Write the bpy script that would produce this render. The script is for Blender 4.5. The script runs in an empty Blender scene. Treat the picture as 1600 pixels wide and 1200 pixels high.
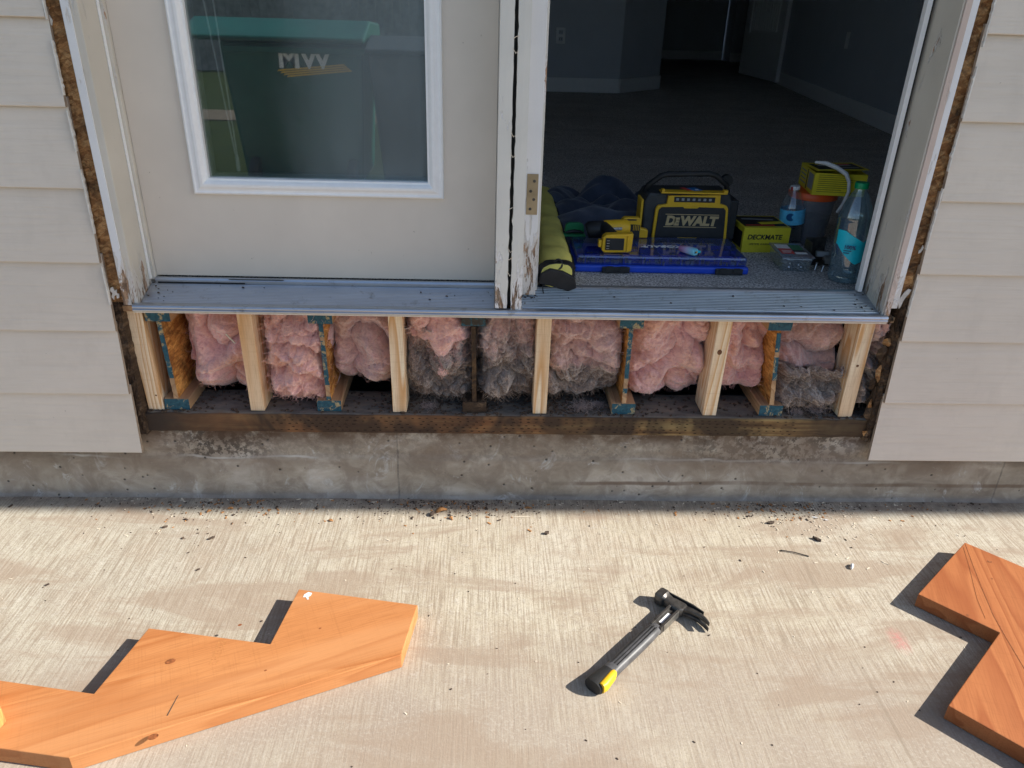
import bpy, bmesh, math, random
from mathutils import Vector, Matrix, noise as MN
R = math.radians
random.seed(7)
S = bpy.context.scene
COL = S.collection

# ------------------------------------------------------------------ camera
cam_d = bpy.data.cameras.new('camera'); cam = bpy.data.objects.new('camera', cam_d); COL.objects.link(cam)
cam_d.sensor_fit = 'HORIZONTAL'; cam_d.sensor_width = 36.0; cam_d.lens = 27.0
cam_d.clip_start = 0.02; cam_d.clip_end = 400
Mx = [(0.9992150877595715, 0.01205191166723982, 0.037735392124593335),
      (-0.028248537883254887, -0.45103502988374505, 0.8920590910501542),
      (0.0277710010818855, -0.8924248726043745, -0.4503405580846297)]
cam.matrix_world = Matrix(((Mx[0][0], -Mx[0][1], -Mx[0][2], -0.0833), (Mx[1][0], -Mx[1][1], -Mx[1][2], -1.816),
                           (Mx[2][0], -Mx[2][1], -Mx[2][2], 1.3107), (0, 0, 0, 1)))
S.camera = cam
# ------------------------------------------------------------------ sky, sun, exposure
SUN = Vector((1.5, -0.2, 1.0)).normalized()
W = bpy.data.worlds.new('World'); S.world = W; W.use_nodes = True
wt = W.node_tree; bg = wt.nodes['Background']
sky = wt.nodes.new('ShaderNodeTexSky'); sky.sky_type = 'NISHITA'; sky.sun_disc = False
sky.sun_elevation = math.asin(SUN.z); sky.sun_rotation = math.atan2(SUN.x, SUN.y)
wt.links.new(sky.outputs[0], bg.inputs[0]); bg.inputs[1].default_value = 0.10
ld = bpy.data.lights.new('sun', 'SUN'); ld.energy = 4.4; ld.angle = R(0.5); ld.color = (1.0, 0.95, 0.86)
sun = bpy.data.objects.new('sun', ld); COL.objects.link(sun)
sun.rotation_euler = SUN.to_track_quat('Z', 'Y').to_euler(); sun.location = (3, -1, 5)
S.view_settings.view_transform = 'Standard'; S.view_settings.look = 'None'
S.view_settings.gamma = 1; S.view_settings.use_curve_mapping = False
S.view_settings.exposure = 1.0
S.render.engine = 'CYCLES'
try:
    S.cycles.use_denoising = True; S.cycles.denoiser = 'OPENIMAGEDENOISE'
except Exception: pass
S.cycles.max_bounces = 10; S.cycles.diffuse_bounces = 5; S.cycles.transparent_max_bounces = 16
S.cycles.caustics_reflective = False; S.cycles.caustics_refractive = False

# ------------------------------------------------------------------ node helpers
class T:
    def __init__(s, name):
        s.m = bpy.data.materials.new(name); s.m.use_nodes = True; s.t = s.m.node_tree
        s.b = s.t.nodes['Principled BSDF']; s.out = s.t.nodes['Material Output']
        s.co = s.t.nodes.new('ShaderNodeTexCoord').outputs['Object']
        s.oi = None
    def put(s, sock, v):
        if isinstance(v, bpy.types.NodeSocket): s.t.links.new(v, sock)
        elif v is not None:
            if sock.type == 'RGBA' and len(v) == 3: v = (*v, 1)
            sock.default_value = v
    def rand(s):
        if not s.oi: s.oi = s.t.nodes.new('ShaderNodeObjectInfo').outputs['Random']
        return s.oi
    def map(s, scale=(1, 1, 1), loc=(0, 0, 0), rot=(0, 0, 0), vec=None, jitter=0):
        v = vec or s.co
        if jitter:
            a = s.t.nodes.new('ShaderNodeVectorMath'); a.operation = 'ADD'; s.put(a.inputs[0], v)
            c = s.t.nodes.new('ShaderNodeMath'); c.operation = 'MULTIPLY'; s.put(c.inputs[0], s.rand()); c.inputs[1].default_value = jitter
            cc = s.t.nodes.new('ShaderNodeCombineXYZ'); s.put(cc.inputs[0], c.outputs[0]); s.put(cc.inputs[1], c.outputs[0]); s.put(cc.inputs[2], c.outputs[0])
            s.put(a.inputs[1], cc.outputs[0]); v = a.outputs[0]
        if any(rot):
            n = s.t.nodes.new('ShaderNodeMapping'); s.put(n.inputs[0], v); n.inputs[2].default_value = rot; v = n.outputs[0]
        n = s.t.nodes.new('ShaderNodeMapping'); s.put(n.inputs[0], v); n.inputs[1].default_value = loc; n.inputs[3].default_value = scale
        return n.outputs[0]
    def noise(s, scale, detail=3, rough=.55, dist=0, vec=None, col=False):
        n = s.t.nodes.new('ShaderNodeTexNoise'); s.put(n.inputs['Vector'], vec or s.co)
        n.inputs['Scale'].default_value = scale; n.inputs['Detail'].default_value = detail
        n.inputs['Roughness'].default_value = rough; n.inputs['Distortion'].default_value = dist
        return n.outputs['Color' if col else 'Fac']
    def vor(s, scale, vec=None, out='Color', feature='F1', rnd=1):
        n = s.t.nodes.new('ShaderNodeTexVoronoi'); n.feature = feature; s.put(n.inputs['Vector'], vec or s.co)
        n.inputs['Scale'].default_value = scale; n.inputs['Randomness'].default_value = rnd
        return n.outputs[out]
    def wave(s, scale, dist=2, detail=2, dscale=1, vec=None, kind='BANDS', d='X', drough=.5):
        n = s.t.nodes.new('ShaderNodeTexWave'); n.wave_type = kind
        if kind == 'BANDS': n.bands_direction = d
        else: n.rings_direction = d
        s.put(n.inputs['Vector'], vec or s.co)
        n.inputs['Scale'].default_value = scale; n.inputs['Distortion'].default_value = dist
        n.inputs['Detail'].default_value = detail; n.inputs['Detail Scale'].default_value = dscale
        n.inputs['Detail Roughness'].default_value = drough
        return n.outputs['Fac']
    def ramp(s, fac, *st):
        n = s.t.nodes.new('ShaderNodeValToRGB'); e = n.color_ramp.elements; s.put(n.inputs[0], fac)
        st = [(p, (c, c, c) if isinstance(c, (int, float)) else c) for p, c in st]
        while len(e) < len(st): e.new(1)
        for i, (p, c) in enumerate(st): e[i].position = p; e[i].color = (*c, 1)
        return n.outputs[0]
    def mix(s, f, a, b, mode='MIX'):
        n = s.t.nodes.new('ShaderNodeMix'); n.data_type = 'RGBA'; n.blend_type = mode
        s.put(n.inputs[0], f); s.put(n.inputs[6], a); s.put(n.inputs[7], b); return n.outputs[2]
    def math(s, op, a, b=None, clamp=False):
        n = s.t.nodes.new('ShaderNodeMath'); n.operation = op; n.use_clamp = clamp
        s.put(n.inputs[0], a); s.put(n.inputs[1], b); return n.outputs[0]
    def sep(s, ax, vec=None):
        n = s.t.nodes.new('ShaderNodeSeparateXYZ'); s.put(n.inputs[0], vec or s.co); return n.outputs[ax]
    def rng(s, v, a, b, c=0., d=1.):
        n = s.t.nodes.new('ShaderNodeMapRange'); n.interpolation_type = 'SMOOTHSTEP'; s.put(n.inputs[0], v)
        for i, q in enumerate((a, b, c, d)): n.inputs[i + 1].default_value = q
        return n.outputs[0]
    def bump(s, h, strength=.3, dist=.002, prev=None):
        n = s.t.nodes.new('ShaderNodeBump'); n.inputs['Strength'].default_value = strength; n.inputs['Distance'].default_value = dist
        s.put(n.inputs['Height'], h)
        if prev is not None: s.put(n.inputs['Normal'], prev)
        return n.outputs[0]
    def fin(s, col=None, rough=.6, normal=None, metal=0, spec=.5, **kw):
        s.put(s.b.inputs['Base Color'], col); s.put(s.b.inputs['Roughness'], rough); s.put(s.b.inputs['Metallic'], metal)
        s.put(s.b.inputs['Specular IOR Level'], spec)
        if normal is not None: s.put(s.b.inputs['Normal'], normal)
        for k, v in kw.items(): s.put(s.b.inputs[k.replace('_', ' ')], v)
        return s.m

def plain(name, c, rough=.5, metal=0, var=.12, scale=40, bump=.15, spec=.4):
    t = T(name); n = t.noise(scale, 4, .6, vec=t.map(jitter=7))
    lo = tuple(v * (1 - var) for v in c); hi = tuple(min(1, v * (1 + var)) for v in c)
    col = t.ramp(n, (.3, lo), (.7, hi))
    return t.fin(col, rough, t.bump(t.noise(scale * 8, 3), bump, .0006), metal, spec)

M = {}
# broomed patio concrete
t = T('broomed_concrete')
big = t.noise(1.6, 4, .6, .5, vec=t.map((1, 1.7, 1))); mid = t.noise(6, 5, .62); wx = t.noise(3, 2, .5)
st1 = t.noise(1, 3, .65, vec=t.map((230, 9, 1))); st2 = t.noise(1, 2, .6, vec=t.map((60, 1.2, 1), (3, 1, 0)))
grit = t.noise(260, 3, .7); speck = t.noise(75, 4, .75)
c = t.ramp(big, (.32, (.37, .31, .24)), (.5, (.47, .415, .32)), (.68, (.52, .475, .39)))
leftg = t.rng(t.sep(0), -.9, -.1, 1, 0)
c = t.mix(t.math('MULTIPLY', leftg, .45), c, (.43, .405, .34))
rightg = t.rng(t.sep(0), .55, 1.2)
c = t.mix(t.math('MULTIPLY', rightg, .4), c, (.46, .43, .365))
c = t.mix(t.ramp(mid, (.46, 0.), (.66, .5)), c, (.36, .275, .20))
c = t.mix(t.ramp(speck, (.50, 0.), (.62, .6)), c, (.31, .26, .21)); c = t.mix(t.ramp(t.noise(38, 5, .8), (.56, 0.), (.66, .4)), c, (.64, .61, .54))
c = t.mix(t.ramp(grit, (.34, .5), (.48, 0.)), c, (.2, .15, .11)); c = t.mix(t.ramp(grit, (.54, 0.), (.68, .35)), c, (.66, .62, .54))
c = t.mix(t.ramp(st1, (.36, .62), (.5, 0.)), c, (.25, .195, .14))
c = t.mix(t.ramp(st1, (.52, 0.), (.68, .34)), c, (.66, .62, .53))
c = t.mix(t.ramp(st2, (.3, .10), (.5, 0.)), c, (.31, .25, .19))
# worn zone towards the yard: pitted, browner
near = t.rng(t.sep(1), -.72, -.45, 1, 0)
near = t.math('MULTIPLY', near, t.ramp(t.noise(4.5, 4, .6), (.32, .35), (.56, 1.)))
c = t.mix(t.math('MULTIPLY', near, .75), c, (.325, .265, .215))
c = t.mix(t.math('MULTIPLY', near, t.ramp(t.noise(150, 3, .7), (.5, 0.), (.64, .45))), c, (.5, .45, .38))
# water-stain bands across
band = t.noise(1, 5, .62, .6, vec=t.map((1.8, 6.5, 1), (4, 2, 0)))
c = t.mix(t.ramp(band, (.52, 0.), (.60, .6)), c, (.31, .235, .175))
for jx in (-1.004, .765):
    jl = t.rng(t.math('ABSOLUTE', t.math('SUBTRACT', t.math('ADD', t.sep(0), t.math('MULTIPLY', wx, .012)), jx + .006)), .0015, .006, .5, 0)
    c = t.mix(t.math('MULTIPLY', jl, t.ramp(t.noise(5, 3), (.4, .1), (.6, 1.))), c, (.25, .20, .15))
# pink chalk smudge
d = t.t.nodes.new('ShaderNodeVectorMath'); d.operation = 'DISTANCE'; t.put(d.inputs[0], t.map((1, .55, 1))); d.inputs[1].default_value = (.89, -.285, 0)
c = t.mix(t.math('MULTIPLY', t.rng(d.outputs['Value'], .004, .03, .42, 0), t.ramp(t.noise(90, 3), (.35, .2), (.6, 1.))), c, (.62, .16, .17))
# dirt against the wall, with the eave shade band painted into it
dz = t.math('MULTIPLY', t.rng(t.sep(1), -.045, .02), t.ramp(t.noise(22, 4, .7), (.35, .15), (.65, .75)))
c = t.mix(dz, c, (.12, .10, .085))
b = t.bump(t.math('ADD', st1, t.math('MULTIPLY', grit, .6)), .42, .0013)
b = t.bump(speck, .3, .0015, b)
M['patio'] = t.fin(c, .9, b, spec=.2)

# foundation
t = T('stained_foundation_concrete')
n1 = t.noise(5, 5, .62, .4, vec=t.map((1, 1, 1.6))); n2 = t.noise(48, 6, .75); n3 = t.noise(14, 4, .65, .8)
c = t.ramp(n1, (.3, (.26, .215, .165)), (.5, (.41, .355, .285)), (.7, (.58, .525, .45)))
z = t.sep(2); x = t.sep(0)
top = t.rng(z, .11, .225)
mouldx = t.math('MAXIMUM', t.rng(t.math('ABSOLUTE', t.math('ADD', x, .82)), .02, .24, 1, 0), t.math('MAXIMUM', t.rng(t.math('ABSOLUTE', t.math('SUBTRACT', x, .75)), .08, .36, 1, 0), .25))
mould = t.math('MULTIPLY', t.math('MULTIPLY', t.ramp(n2, (.47, 0.), (.52, 1.)), t.rng(z, .12, .145)), mouldx)
c = t.mix(t.ramp(n3, (.42, .45), (.56, 0.)), c, (.20, .155, .12))
eff = t.noise(9, 6, .75, 1.2, vec=t.map((1, 1, .8), (5, 0, 2)))
c = t.mix(t.ramp(eff, (.58, 0.), (.68, .75)), c, (.62, .61, .58))
c = t.mix(t.math('MULTIPLY', mould, .85), c, (.055, .045, .038))
c = t.mix(t.math('MULTIPLY', t.ramp(t.noise(11, 5, .7), (.43, 0.), (.55, .9)), t.rng(z, .165, .215)), c, (.10, .06, .038))
bl = t.rng(t.math('ABSOLUTE', t.math('SUBTRACT', z, t.math('ADD', .135, t.math('MULTIPLY', t.math('SUBTRACT', t.noise(6, 3), .5), .03)))), .0012, .004, 1, 0)
c = t.mix(t.math('MULTIPLY', bl, t.ramp(t.noise(3.2, 3, .6), (.5, 0.), (.62, .6))), c, (.62, .60, .56))
wl = t.rng(t.math('ABSOLUTE', t.math('SUBTRACT', z, t.math('ADD', .047, t.math('MULTIPLY', t.noise(2.4, 2), .02)))), .003, .009, 1, 0)
c = t.mix(t.math('MULTIPLY', t.math('MULTIPLY', wl, .8), t.math('MULTIPLY', t.rng(x, -.1, .35), t.ramp(t.noise(4, 4, .7), (.38, .1), (.55, 1.)))), c, (.17, .115, .08))
bc = t.noise(2.6, 4, .65, .5, vec=t.map((1, 1, 2)))
c = t.mix(t.math('MULTIPLY', t.ramp(bc, (.44, 0.), (.58, .7)), t.rng(z, .05, .15)), c, (.23, .175, .13))
for jx in (-.322, 1.44):
    jl = t.rng(t.math('ABSOLUTE', t.math('SUBTRACT', t.math('ADD', x, t.math('MULTIPLY', n3, .01)), jx + .005)), .0008, .004, .7, 0)
    c = t.mix(t.math('MULTIPLY', jl, t.ramp(n2, (.35, .3), (.6, 1.))), c, (.12, .105, .09))
c = t.mix(t.rng(z, .0, .03, .5, 0), c, (.15, .15, .16))
pits = t.vor(26, out='Distance'); c = t.mix(t.rng(pits, .05, .12, .85, 0), c, (.05, .045, .04))
M['foundation'] = t.fin(c, .9, t.bump(t.math('ADD', n2, t.rng(pits, .05, .16, -1, 0)), .6, .003), spec=.2)

def painted(name, c, grain=True, rough=.45, dirt=.25):
    t = T(name)
    v = t.map((1.3, 1, 26), jitter=9)
    g = t.wave(1, 1.5, 3, 1.5, vec=t.map((.35, 1, 40), jitter=9), d='Z', drough=.6)
    g2 = t.noise(3.2, 4, .6, .6, vec=v)
    n = t.noise(3, 4, .6, vec=t.map(jitter=3)); m = t.noise(14, 4, .7, vec=t.map((1, 1, .6), jitter=3))
    col = t.ramp(n, (.3, tuple(q * .93 for q in c)), (.7, tuple(q * 1.05 for q in c)))
    col = t.mix(t.ramp(m, (.5, 0.), (.75, dirt)), col, tuple(q * .74 for q in c))
    sc = t.noise(90, 2, .5); col = t.mix(t.ramp(sc, (.19, .5), (.23, 0.)), col, (.16, .12, .09))
    if grain:
        col = t.mix(t.ramp(g2, (.36, .22), (.5, 0.)), col, tuple(q * .82 for q in c))
        b = t.bump(g2, .6, .003)
        b = t.bump(g, .12, .001, b)
    else: b = t.bump(t.noise(60, 3, .5, vec=t.map((1, 1, .25))), .08, .001)
    return t.fin(col, rough, b, spec=.35)
M['siding'] = painted('embossed_fibre_cement_paint', (.68, .615, .54))
M['raw_lap_shade'] = plain('raw_edge_lap_shade', (.33, .26, .20), .8, var=.3)
M['door'] = painted('greige_door_paint', (.67, .615, .545), False, .4, .06)

def chipped(name, paint, zlo, amount=1., base=(.62, .60, .57)):
    t = T(name)
    z = t.sep(2)
    n = t.noise(16, 6, .72, .6, vec=t.map((1.6, 1.6, .35))); f = t.noise(60, 5, .7, .4, vec=t.map((1.5, 1.5, .4)))
    low = t.rng(z, zlo + .02, zlo + .17, 1, 0)
    th = t.math('ADD', t.math('MULTIPLY', n, .75), t.math('MULTIPLY', f, .25))
    chip = t.ramp(t.math('ADD', th, t.math('MULTIPLY', low, .16 * amount)), (.585, 0.), (.60, 1.))
    chip2 = t.ramp(t.math('ADD', th, t.math('MULTIPLY', low, .14 * amount)), (.63, 0.), (.655, 1.))
    col = t.ramp(t.noise(5, 3), (.3, tuple(q * .93 for q in paint)), (.7, tuple(q * 1.05 for q in paint)))
    bare = t.ramp(t.noise(1, 4, .6, vec=t.map((90, 90, 6))), (.3, (.26, .13, .075)), (.5, (.45, .28, .17)), (.7, (.38, .30, .23)))
    bare = t.mix(t.math('MULTIPLY', low, t.ramp(f, (.45, 0.), (.6, .8))), bare, (.07, .055, .045))
    col = t.mix(chip, col, base); col = t.mix(chip2, col, bare)
    return t.fin(col, .6, t.bump(t.math('SUBTRACT', t.math('MULTIPLY', f, .3), t.math('ADD', chip, chip2)), .7, .0022), spec=.3)
M['jamb'] = chipped('peeling_jamb_paint', (.60, .565, .50), .6, .8)
M['jamb_white'] = chipped('bare_white_primer', (.74, .75, .77), .66, .9, (.66, .64, .62))
M['mull'] = chipped('flaking_white_post_paint', (.66, .65, .61), .62, .62, (.76, .75, .75))
M['jamb_edge'] = chipped('peeling_jamb_edge_paint', (.56, .46, .41), .64, 1.0, (.6, .52, .48))

def wood(name, light, dark, rot=(0, 0, 0), gs=1., length='Z', rough=.55, mott=None, ring=1.):
    """grain along `length`; rot turns the grain into that axis first"""
    t = T(name)
    v0 = t.map(rot=rot, jitter=5)
    k = {'Z': (1, 1, .085), 'X': (.085, 1, 1), 'Y': (1, .085, 1)}[length]
    v = t.map(k, vec=v0)
    lf = t.noise(7 * gs, 2, .45, .4, vec=v)
    g = t.math('FRACT', t.math('MULTIPLY', lf, 13 * ring))
    g = t.ramp(g, (0, 0.), (.62, .45), (.9, 1.), (1., .05))
    fine = t.noise(1, 3, .6, vec=t.map(tuple(q * 320 if q == 1 else 14 for q in k), vec=v0))
    col = t.mix(g, light, dark)
    col = t.mix(t.ramp(fine, (.35, .35), (.55, 0.)), col, tuple(q * .7 for q in dark))
    saw = t.noise(1, 2, .5, vec=t.map(tuple(10 if q == 1 else 420 for q in k), vec=v0)); col = t.mix(t.ramp(saw, (.3, .16), (.45, 0.)), col, tuple(q * .6 for q in dark))
    if mott: col = t.mix(t.ramp(t.noise(9, 4, .6, .5, vec=t.map(vec=v)), (.45, 0.), (.65, .6)), col, mott)
    return t.fin(col, rough, t.bump(t.math('ADD', fine, t.math('MULTIPLY', g, .5)), .25, .0007), spec=.3)
M['fir'] = wood('fresh_fir', (.90, .75, .54), (.66, .37, .16), gs=1.1, ring=1.)
M['flange'] = wood('joist_flange_lumber', (.55, .36, .20), (.36, .20, .10), length='Y', mott=(.25, .17, .11))
M['cedar_l'] = wood('cedar_left', (.53, .225, .082), (.42, .15, .046), rot=(0, 0, -R(22.6)), length='X', gs=1.2, mott=(.55, .26, .11), ring=.5)
M['cedar_r'] = wood('cedar_right', (.45, .165, .058), (.31, .090, .028), rot=(0, 0, -R(72.3)), length='X', gs=1.2, mott=(.34, .105, .035), ring=.5)
M['cedar_end'] = wood('cedar_end', (.62, .30, .10), (.42, .17, .06), length='Z', gs=3)
M['knot'] = plain('knot_wood', (.14, .055, .022), .6, var=.5, scale=160)
M['cedar_knot'] = plain('cedar_knot_wood', (.26, .085, .028), .6, var=.5, scale=200)
M['pencil'] = plain('pencil_mark', (.10, .07, .05), .8, var=.3, scale=300)

t = T('pressure_treated_plate')
v = t.map((4, 40, 55)); g = t.noise(1, 4, .65, .5, vec=v); n = t.noise(4.5, 4, .6, .4)
c = t.ramp(g, (.3, (.085, .045, .02)), (.5, (.26, .155, .065)), (.7, (.40, .29, .125)))
red = t.rng(t.sep(0), -.1, .5, 1, 0)
c = t.mix(t.math('MULTIPLY', red, .55), c, (.22, .085, .04))
c = t.mix(t.ramp(n, (.45, .9), (.60, 0.)), c, (.045, .03, .022))
c = t.mix(t.rng(t.sep(0), -1., -.6, .85, 0), c, (.045, .033, .026))
c = t.mix(t.rng(t.sep(0), .66, .95, 0, .85), c, (.05, .035, .026))
tz = t.rng(t.sep(2), .2765, .2795)
c = t.mix(t.math('MULTIPLY', tz, .9), c, t.ramp(t.noise(8, 5, .7, vec=t.map((1, 3, 1))), (.3, (.06, .058, .055)), (.5, (.14, .135, .125)), (.7, (.25, .21, .16))))
M['plate'] = t.fin(c, .8, t.bump(g, .5, .003), spec=.25)
M['slit'] = plain('incision_shadow_wood', (.035, .02, .012), .9)

def osb(name, a, b_, d, rot=.0, rotten=.3, sx=1.):
    t = T(name)
    v1 = t.map((40 * sx, 30, 120), rot=(0, rot, 0)); v2 = t.map((120, 40, 38 * sx), (3, 5, 1), (0, rot + .6, 0)); 
    w = t.noise(8, 3, .6); wv = t.t.nodes.new('ShaderNodeVectorMath'); wv.operation = 'ADD'; t.put(wv.inputs[0], v1); t.put(wv.inputs[1], t.noise(9, 3, .6, col=True))
    c1 = t.vor(1, wv.outputs[0]); c2 = t.vor(1, v2)
    s = t.t.nodes.new('ShaderNodeSeparateColor'); t.put(s.inputs[0], c1); s2 = t.t.nodes.new('ShaderNodeSeparateColor'); t.put(s2.inputs[0], c2)
    f = t.math('ADD', t.math('MULTIPLY', s.outputs[0], .6), t.math('MULTIPLY', s2.outputs[0], .4))
    col = t.ramp(f, (.2, d), (.5, b_), (.8, a))
    fine = t.noise(1, 4, .6, vec=t.map((60, 60, 300), rot=(0, rot, 0)))
    col = t.mix(t.ramp(fine, (.35, .4), (.55, 0.)), col, tuple(q * .5 for q in d))
    r = t.noise(7, 6, .75, .8)
    col = t.mix(t.ramp(r, (.5 - rotten * .3, 0.), (.72 - rotten * .3, .9)), col, (.045, .028, .018))
    return t.fin(col, .75, t.bump(t.math('ADD', f, t.math('ADD', fine, r)), .8, .004), spec=.25)
M['osb'] = osb('weathered_osb', (.64, .38, .17), (.48, .25, .10), (.28, .13, .05), .4, .22)
M['osb_rot'] = osb('rotten_osb', (.30, .20, .12), (.14, .092, .057), (.05, .032, .022), .4, .6)
M['web'] = osb('orange_osb_web', (.85, .44, .13), (.66, .30, .075), (.42, .16, .04), .7, .03)
M['web_rot'] = osb('decayed_osb_web', (.24, .14, .06), (.12, .07, .035), (.05, .03, .02), .7, .6)

def bluepaint(name, wd, cov=.5):
    t = T(name); n = t.noise(38, 5, .7, .6, vec=t.map(jitter=4)); m = t.noise(110, 3)
    blue = t.ramp(m, (.3, (.012, .055, .085)), (.7, (.03, .12, .16)))
    c = t.mix(t.ramp(n, (cov - .02, 0.), (cov + .03, 1.)), blue, t.ramp(m, (.3, tuple(q * .6 for q in wd)), (.7, wd)))
    return t.fin(c, .6, t.bump(m, .4, .0015), spec=.3)
M['blue'] = bluepaint('blue_green_end_paint', (.45, .36, .20), .56)
M['blue_thin'] = bluepaint('worn_blue_end_paint', (.55, .40, .20), .50)
M['blue_dark'] = bluepaint('dark_end_paint', (.06, .05, .04), .5)

def insul(name, dirt=0., zc=.3, tan=0):
    t = T(name)
    n = t.noise(7, 4, .6, .8, vec=t.map(jitter=6)); f = t.noise(60, 4, .7, 1.5, vec=t.map((1, 1, 1.6)))
    c = t.ramp(n, (.28, (.80, .40, .40)), (.5, (.88, .50, .43)), (.72, (.92, .50, .30)))
    c = t.mix(t.ramp(f, (.32, .6), (.55, 0.)), c, (.46, .16, .17))
    c = t.mix(t.ramp(f, (.55, 0.), (.75, .45)), c, (.88, .60, .50))
    if tan: c = t.mix(t.ramp(t.noise(13, 4, .7, .8, vec=t.map(jitter=3)), (.35, .25), (.6, tan)), c, t.ramp(f, (.3, (.30, .20, .16)), (.7, (.58, .42, .34))))
    z = t.sep(2); dn = t.noise(11, 5, .7, .9, vec=t.map(jitter=2))
    m = t.math('ADD', dn, t.rng(z, zc - .05, zc + .12, .30 * dirt, -.12))
    m = t.math('ADD', m, t.math('MULTIPLY', t.math('SUBTRACT', t.noise(5.5, 3, .6, 1., vec=t.map(jitter=8)), .5), .45 * min(1, dirt)))
    c = t.mix(t.ramp(m, (.56 - dirt * .13, 0.), (.68 - dirt * .06, min(.93, .25 + dirt))), c, t.ramp(f, (.32, (.075, .048, .032)), (.52, (.22, .155, .11)), (.68, (.52, .40, .31))))
    return t.fin(c, .95, t.bump(t.math('ADD', f, t.noise(220, 3, .7, 1)), .6, .003), spec=.05, Sheen_Weight=.8, Sheen_Roughness=.6)
M['ins0'] = insul('pink_fibreglass', .0); M['ins1'] = insul('lightly_soiled_fibreglass', .45, .3, .55)
M['ins3'] = insul('mouldy_fibreglass', 1.0, .40, .95)
M['ins4'] = insul('half_soiled_fibreglass', .9, .37, .5)

t = T('mill_aluminium')
n = t.noise(9, 5, .65, vec=t.map((.6, 3, 1))); s_ = t.noise(1, 2, vec=t.map((3, 200, 1)))
c = t.ramp(n, (.3, (.44, .48, .54)), (.7, (.56, .60, .66)))
c = t.mix(t.ramp(t.noise(26, 5, .75), (.58, 0.), (.72, .6)), c, (.2, .185, .17))
M['alu'] = t.fin(c, t.ramp(n, (.3, .30), (.7, .45)), t.bump(s_, .08, .0005), .9)
M['alu_dull'] = plain('dull_aluminium', (.34, .35, .365), .55, .35, .18, 20)
M['cream'] = plain('cream_edge', (.62, .56, .48), .6)
M['vinyl'] = plain('white_vinyl_trim', (.86, .87, .88), .35, var=.03, bump=.03)
M['rubber'] = plain('black_rubber', (.02, .02, .02), .6)
M['rubber_grey'] = plain('worn_black_rubber', (.085, .085, .09), .42, var=.35, scale=60)
M['brass'] = plain('dull_hinge_metal', (.36, .29, .19), .45, .6, .15, 30)
M['steel'] = plain('scuffed_steel', (.30, .29, .27), .38, .85, .35, 60, .3)
M['steel_dark'] = plain('dark_steel', (.085, .08, .075), .42, .6, .45, 70, .3)
M['galv'] = plain('galvanised_screw', (.50, .52, .55), .35, .8, .3, 120)
M['room_wall'] = plain('cool_grey_wall_paint', (.56, .60, .66), .8, var=.03, scale=4, bump=.05)
M['room_white'] = plain('white_interior_paint', (.88, .90, .92), .5, var=.03, bump=.03)
M['ceiling'] = plain('ceiling_paint', (.9, .9, .9), .9, var=.02)
M['dark'] = plain('dark_soil', (.03, .03, .033), .9, var=.5, scale=20)
M['vapour'] = plain('grey_vapour_barrier', (.09, .11, .13), .5, var=.3, scale=12)
t = T('speckled_carpet')
n = t.noise(190, 3, .8); big = t.noise(3, 4, .6, .6, vec=t.map((1, 2.2, 1)))
c = t.ramp(n, (.40, (.17, .16, .15)), (.5, (.60, .58, .56)), (.60, (.93, .92, .90)))
c = t.mix(t.ramp(big, (.35, .35), (.6, .0)), c, (.33, .325, .325))
M['carpet'] = t.fin(c, .95, t.bump(t.noise(420, 2, .7), 1., .006), spec=.1)

M['yellow'] = plain('tool_yellow', (.72, .43, .02), .45, var=.06, bump=.06)
M['yellow_box'] = plain('carton_yellow', (.66, .56, .03), .5, var=.08, bump=.05)
M['black_pl'] = plain('black_tool_plastic', (.018, .020, .023), .5, var=.2)
M['dk_pl'] = plain('charcoal_plastic', (.035, .04, .045), .55, var=.2)
M['logo_tan'] = plain('logo_tan', (.50, .38, .20), .6, var=.08)
M['print_black'] = plain('black_print', (.015, .015, .015), .6)
M['print_grey'] = plain('grey_print', (.25, .27, .29), .6)
M['print_white'] = plain('white_print', (.78, .78, .78), .6)
M['print_red'] = plain('red_print', (.55, .05, .04), .5)
M['print_blue'] = plain('blue_print', (.02, .16, .42), .5)
M['print_green'] = plain('green_print', (.05, .20, .09), .5)
M['print_navy'] = plain('navy_print', (.02, .05, .16), .5)
M['blue_pl'] = plain('blue_case_plastic', (.012, .06, .50), .35, var=.1)
M['green_pl'] = plain('green_tool_plastic', (.01, .19, .07), .45)
M['orange_lid'] = plain('orange_red_lid', (.72, .10, .02), .4, var=.08)
M['white_pl'] = plain('white_plastic', (.72, .73, .75), .4)
M['cap_green'] = plain('green_cap', (.0, .26, .10), .35)
M['label_blue'] = plain('blue_bottle_label', (.12, .55, .85), .35, var=.15, scale=60)
M['label_teal'] = plain('teal_bottle_label', (.02, .62, .76), .35, var=.05)
M['bin'] = plain('green_bin_plastic', (.006, .075, .052), .42, var=.15, scale=5)
M['bin_lid'] = plain('faded_green_lid', (.010, .070, .055), .4, var=.2, scale=6)
M['bag'] = plain('lime_green_canvas', (.66, .60, .15), .8, var=.14, scale=16, bump=.5)
M['bagtrim'] = plain('black_webbing', (.014, .014, .016), .6, var=.3, scale=50)
t = T('navy_fleece'); n = t.noise(14, 4, .6)
M['navy'] = t.fin(t.ramp(n, (.3, (.030, .040, .066)), (.7, (.075, .092, .135))), .9, t.bump(t.noise(260, 3), .5, .001), spec=.15, Sheen_Weight=.3)
t = T('iridescent_plastic'); 
M['vape'] = t.fin(t.ramp(t.rng(t.sep(0), -.03, .03), (0, (.72, .30, .62)), (.5, (.62, .55, .82)), (1, (.2, .62, .78))), .25, spec=.5)
t = T('lawn'); n = t.noise(5, 5, .6); f = t.noise(90, 4, .8)
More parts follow.
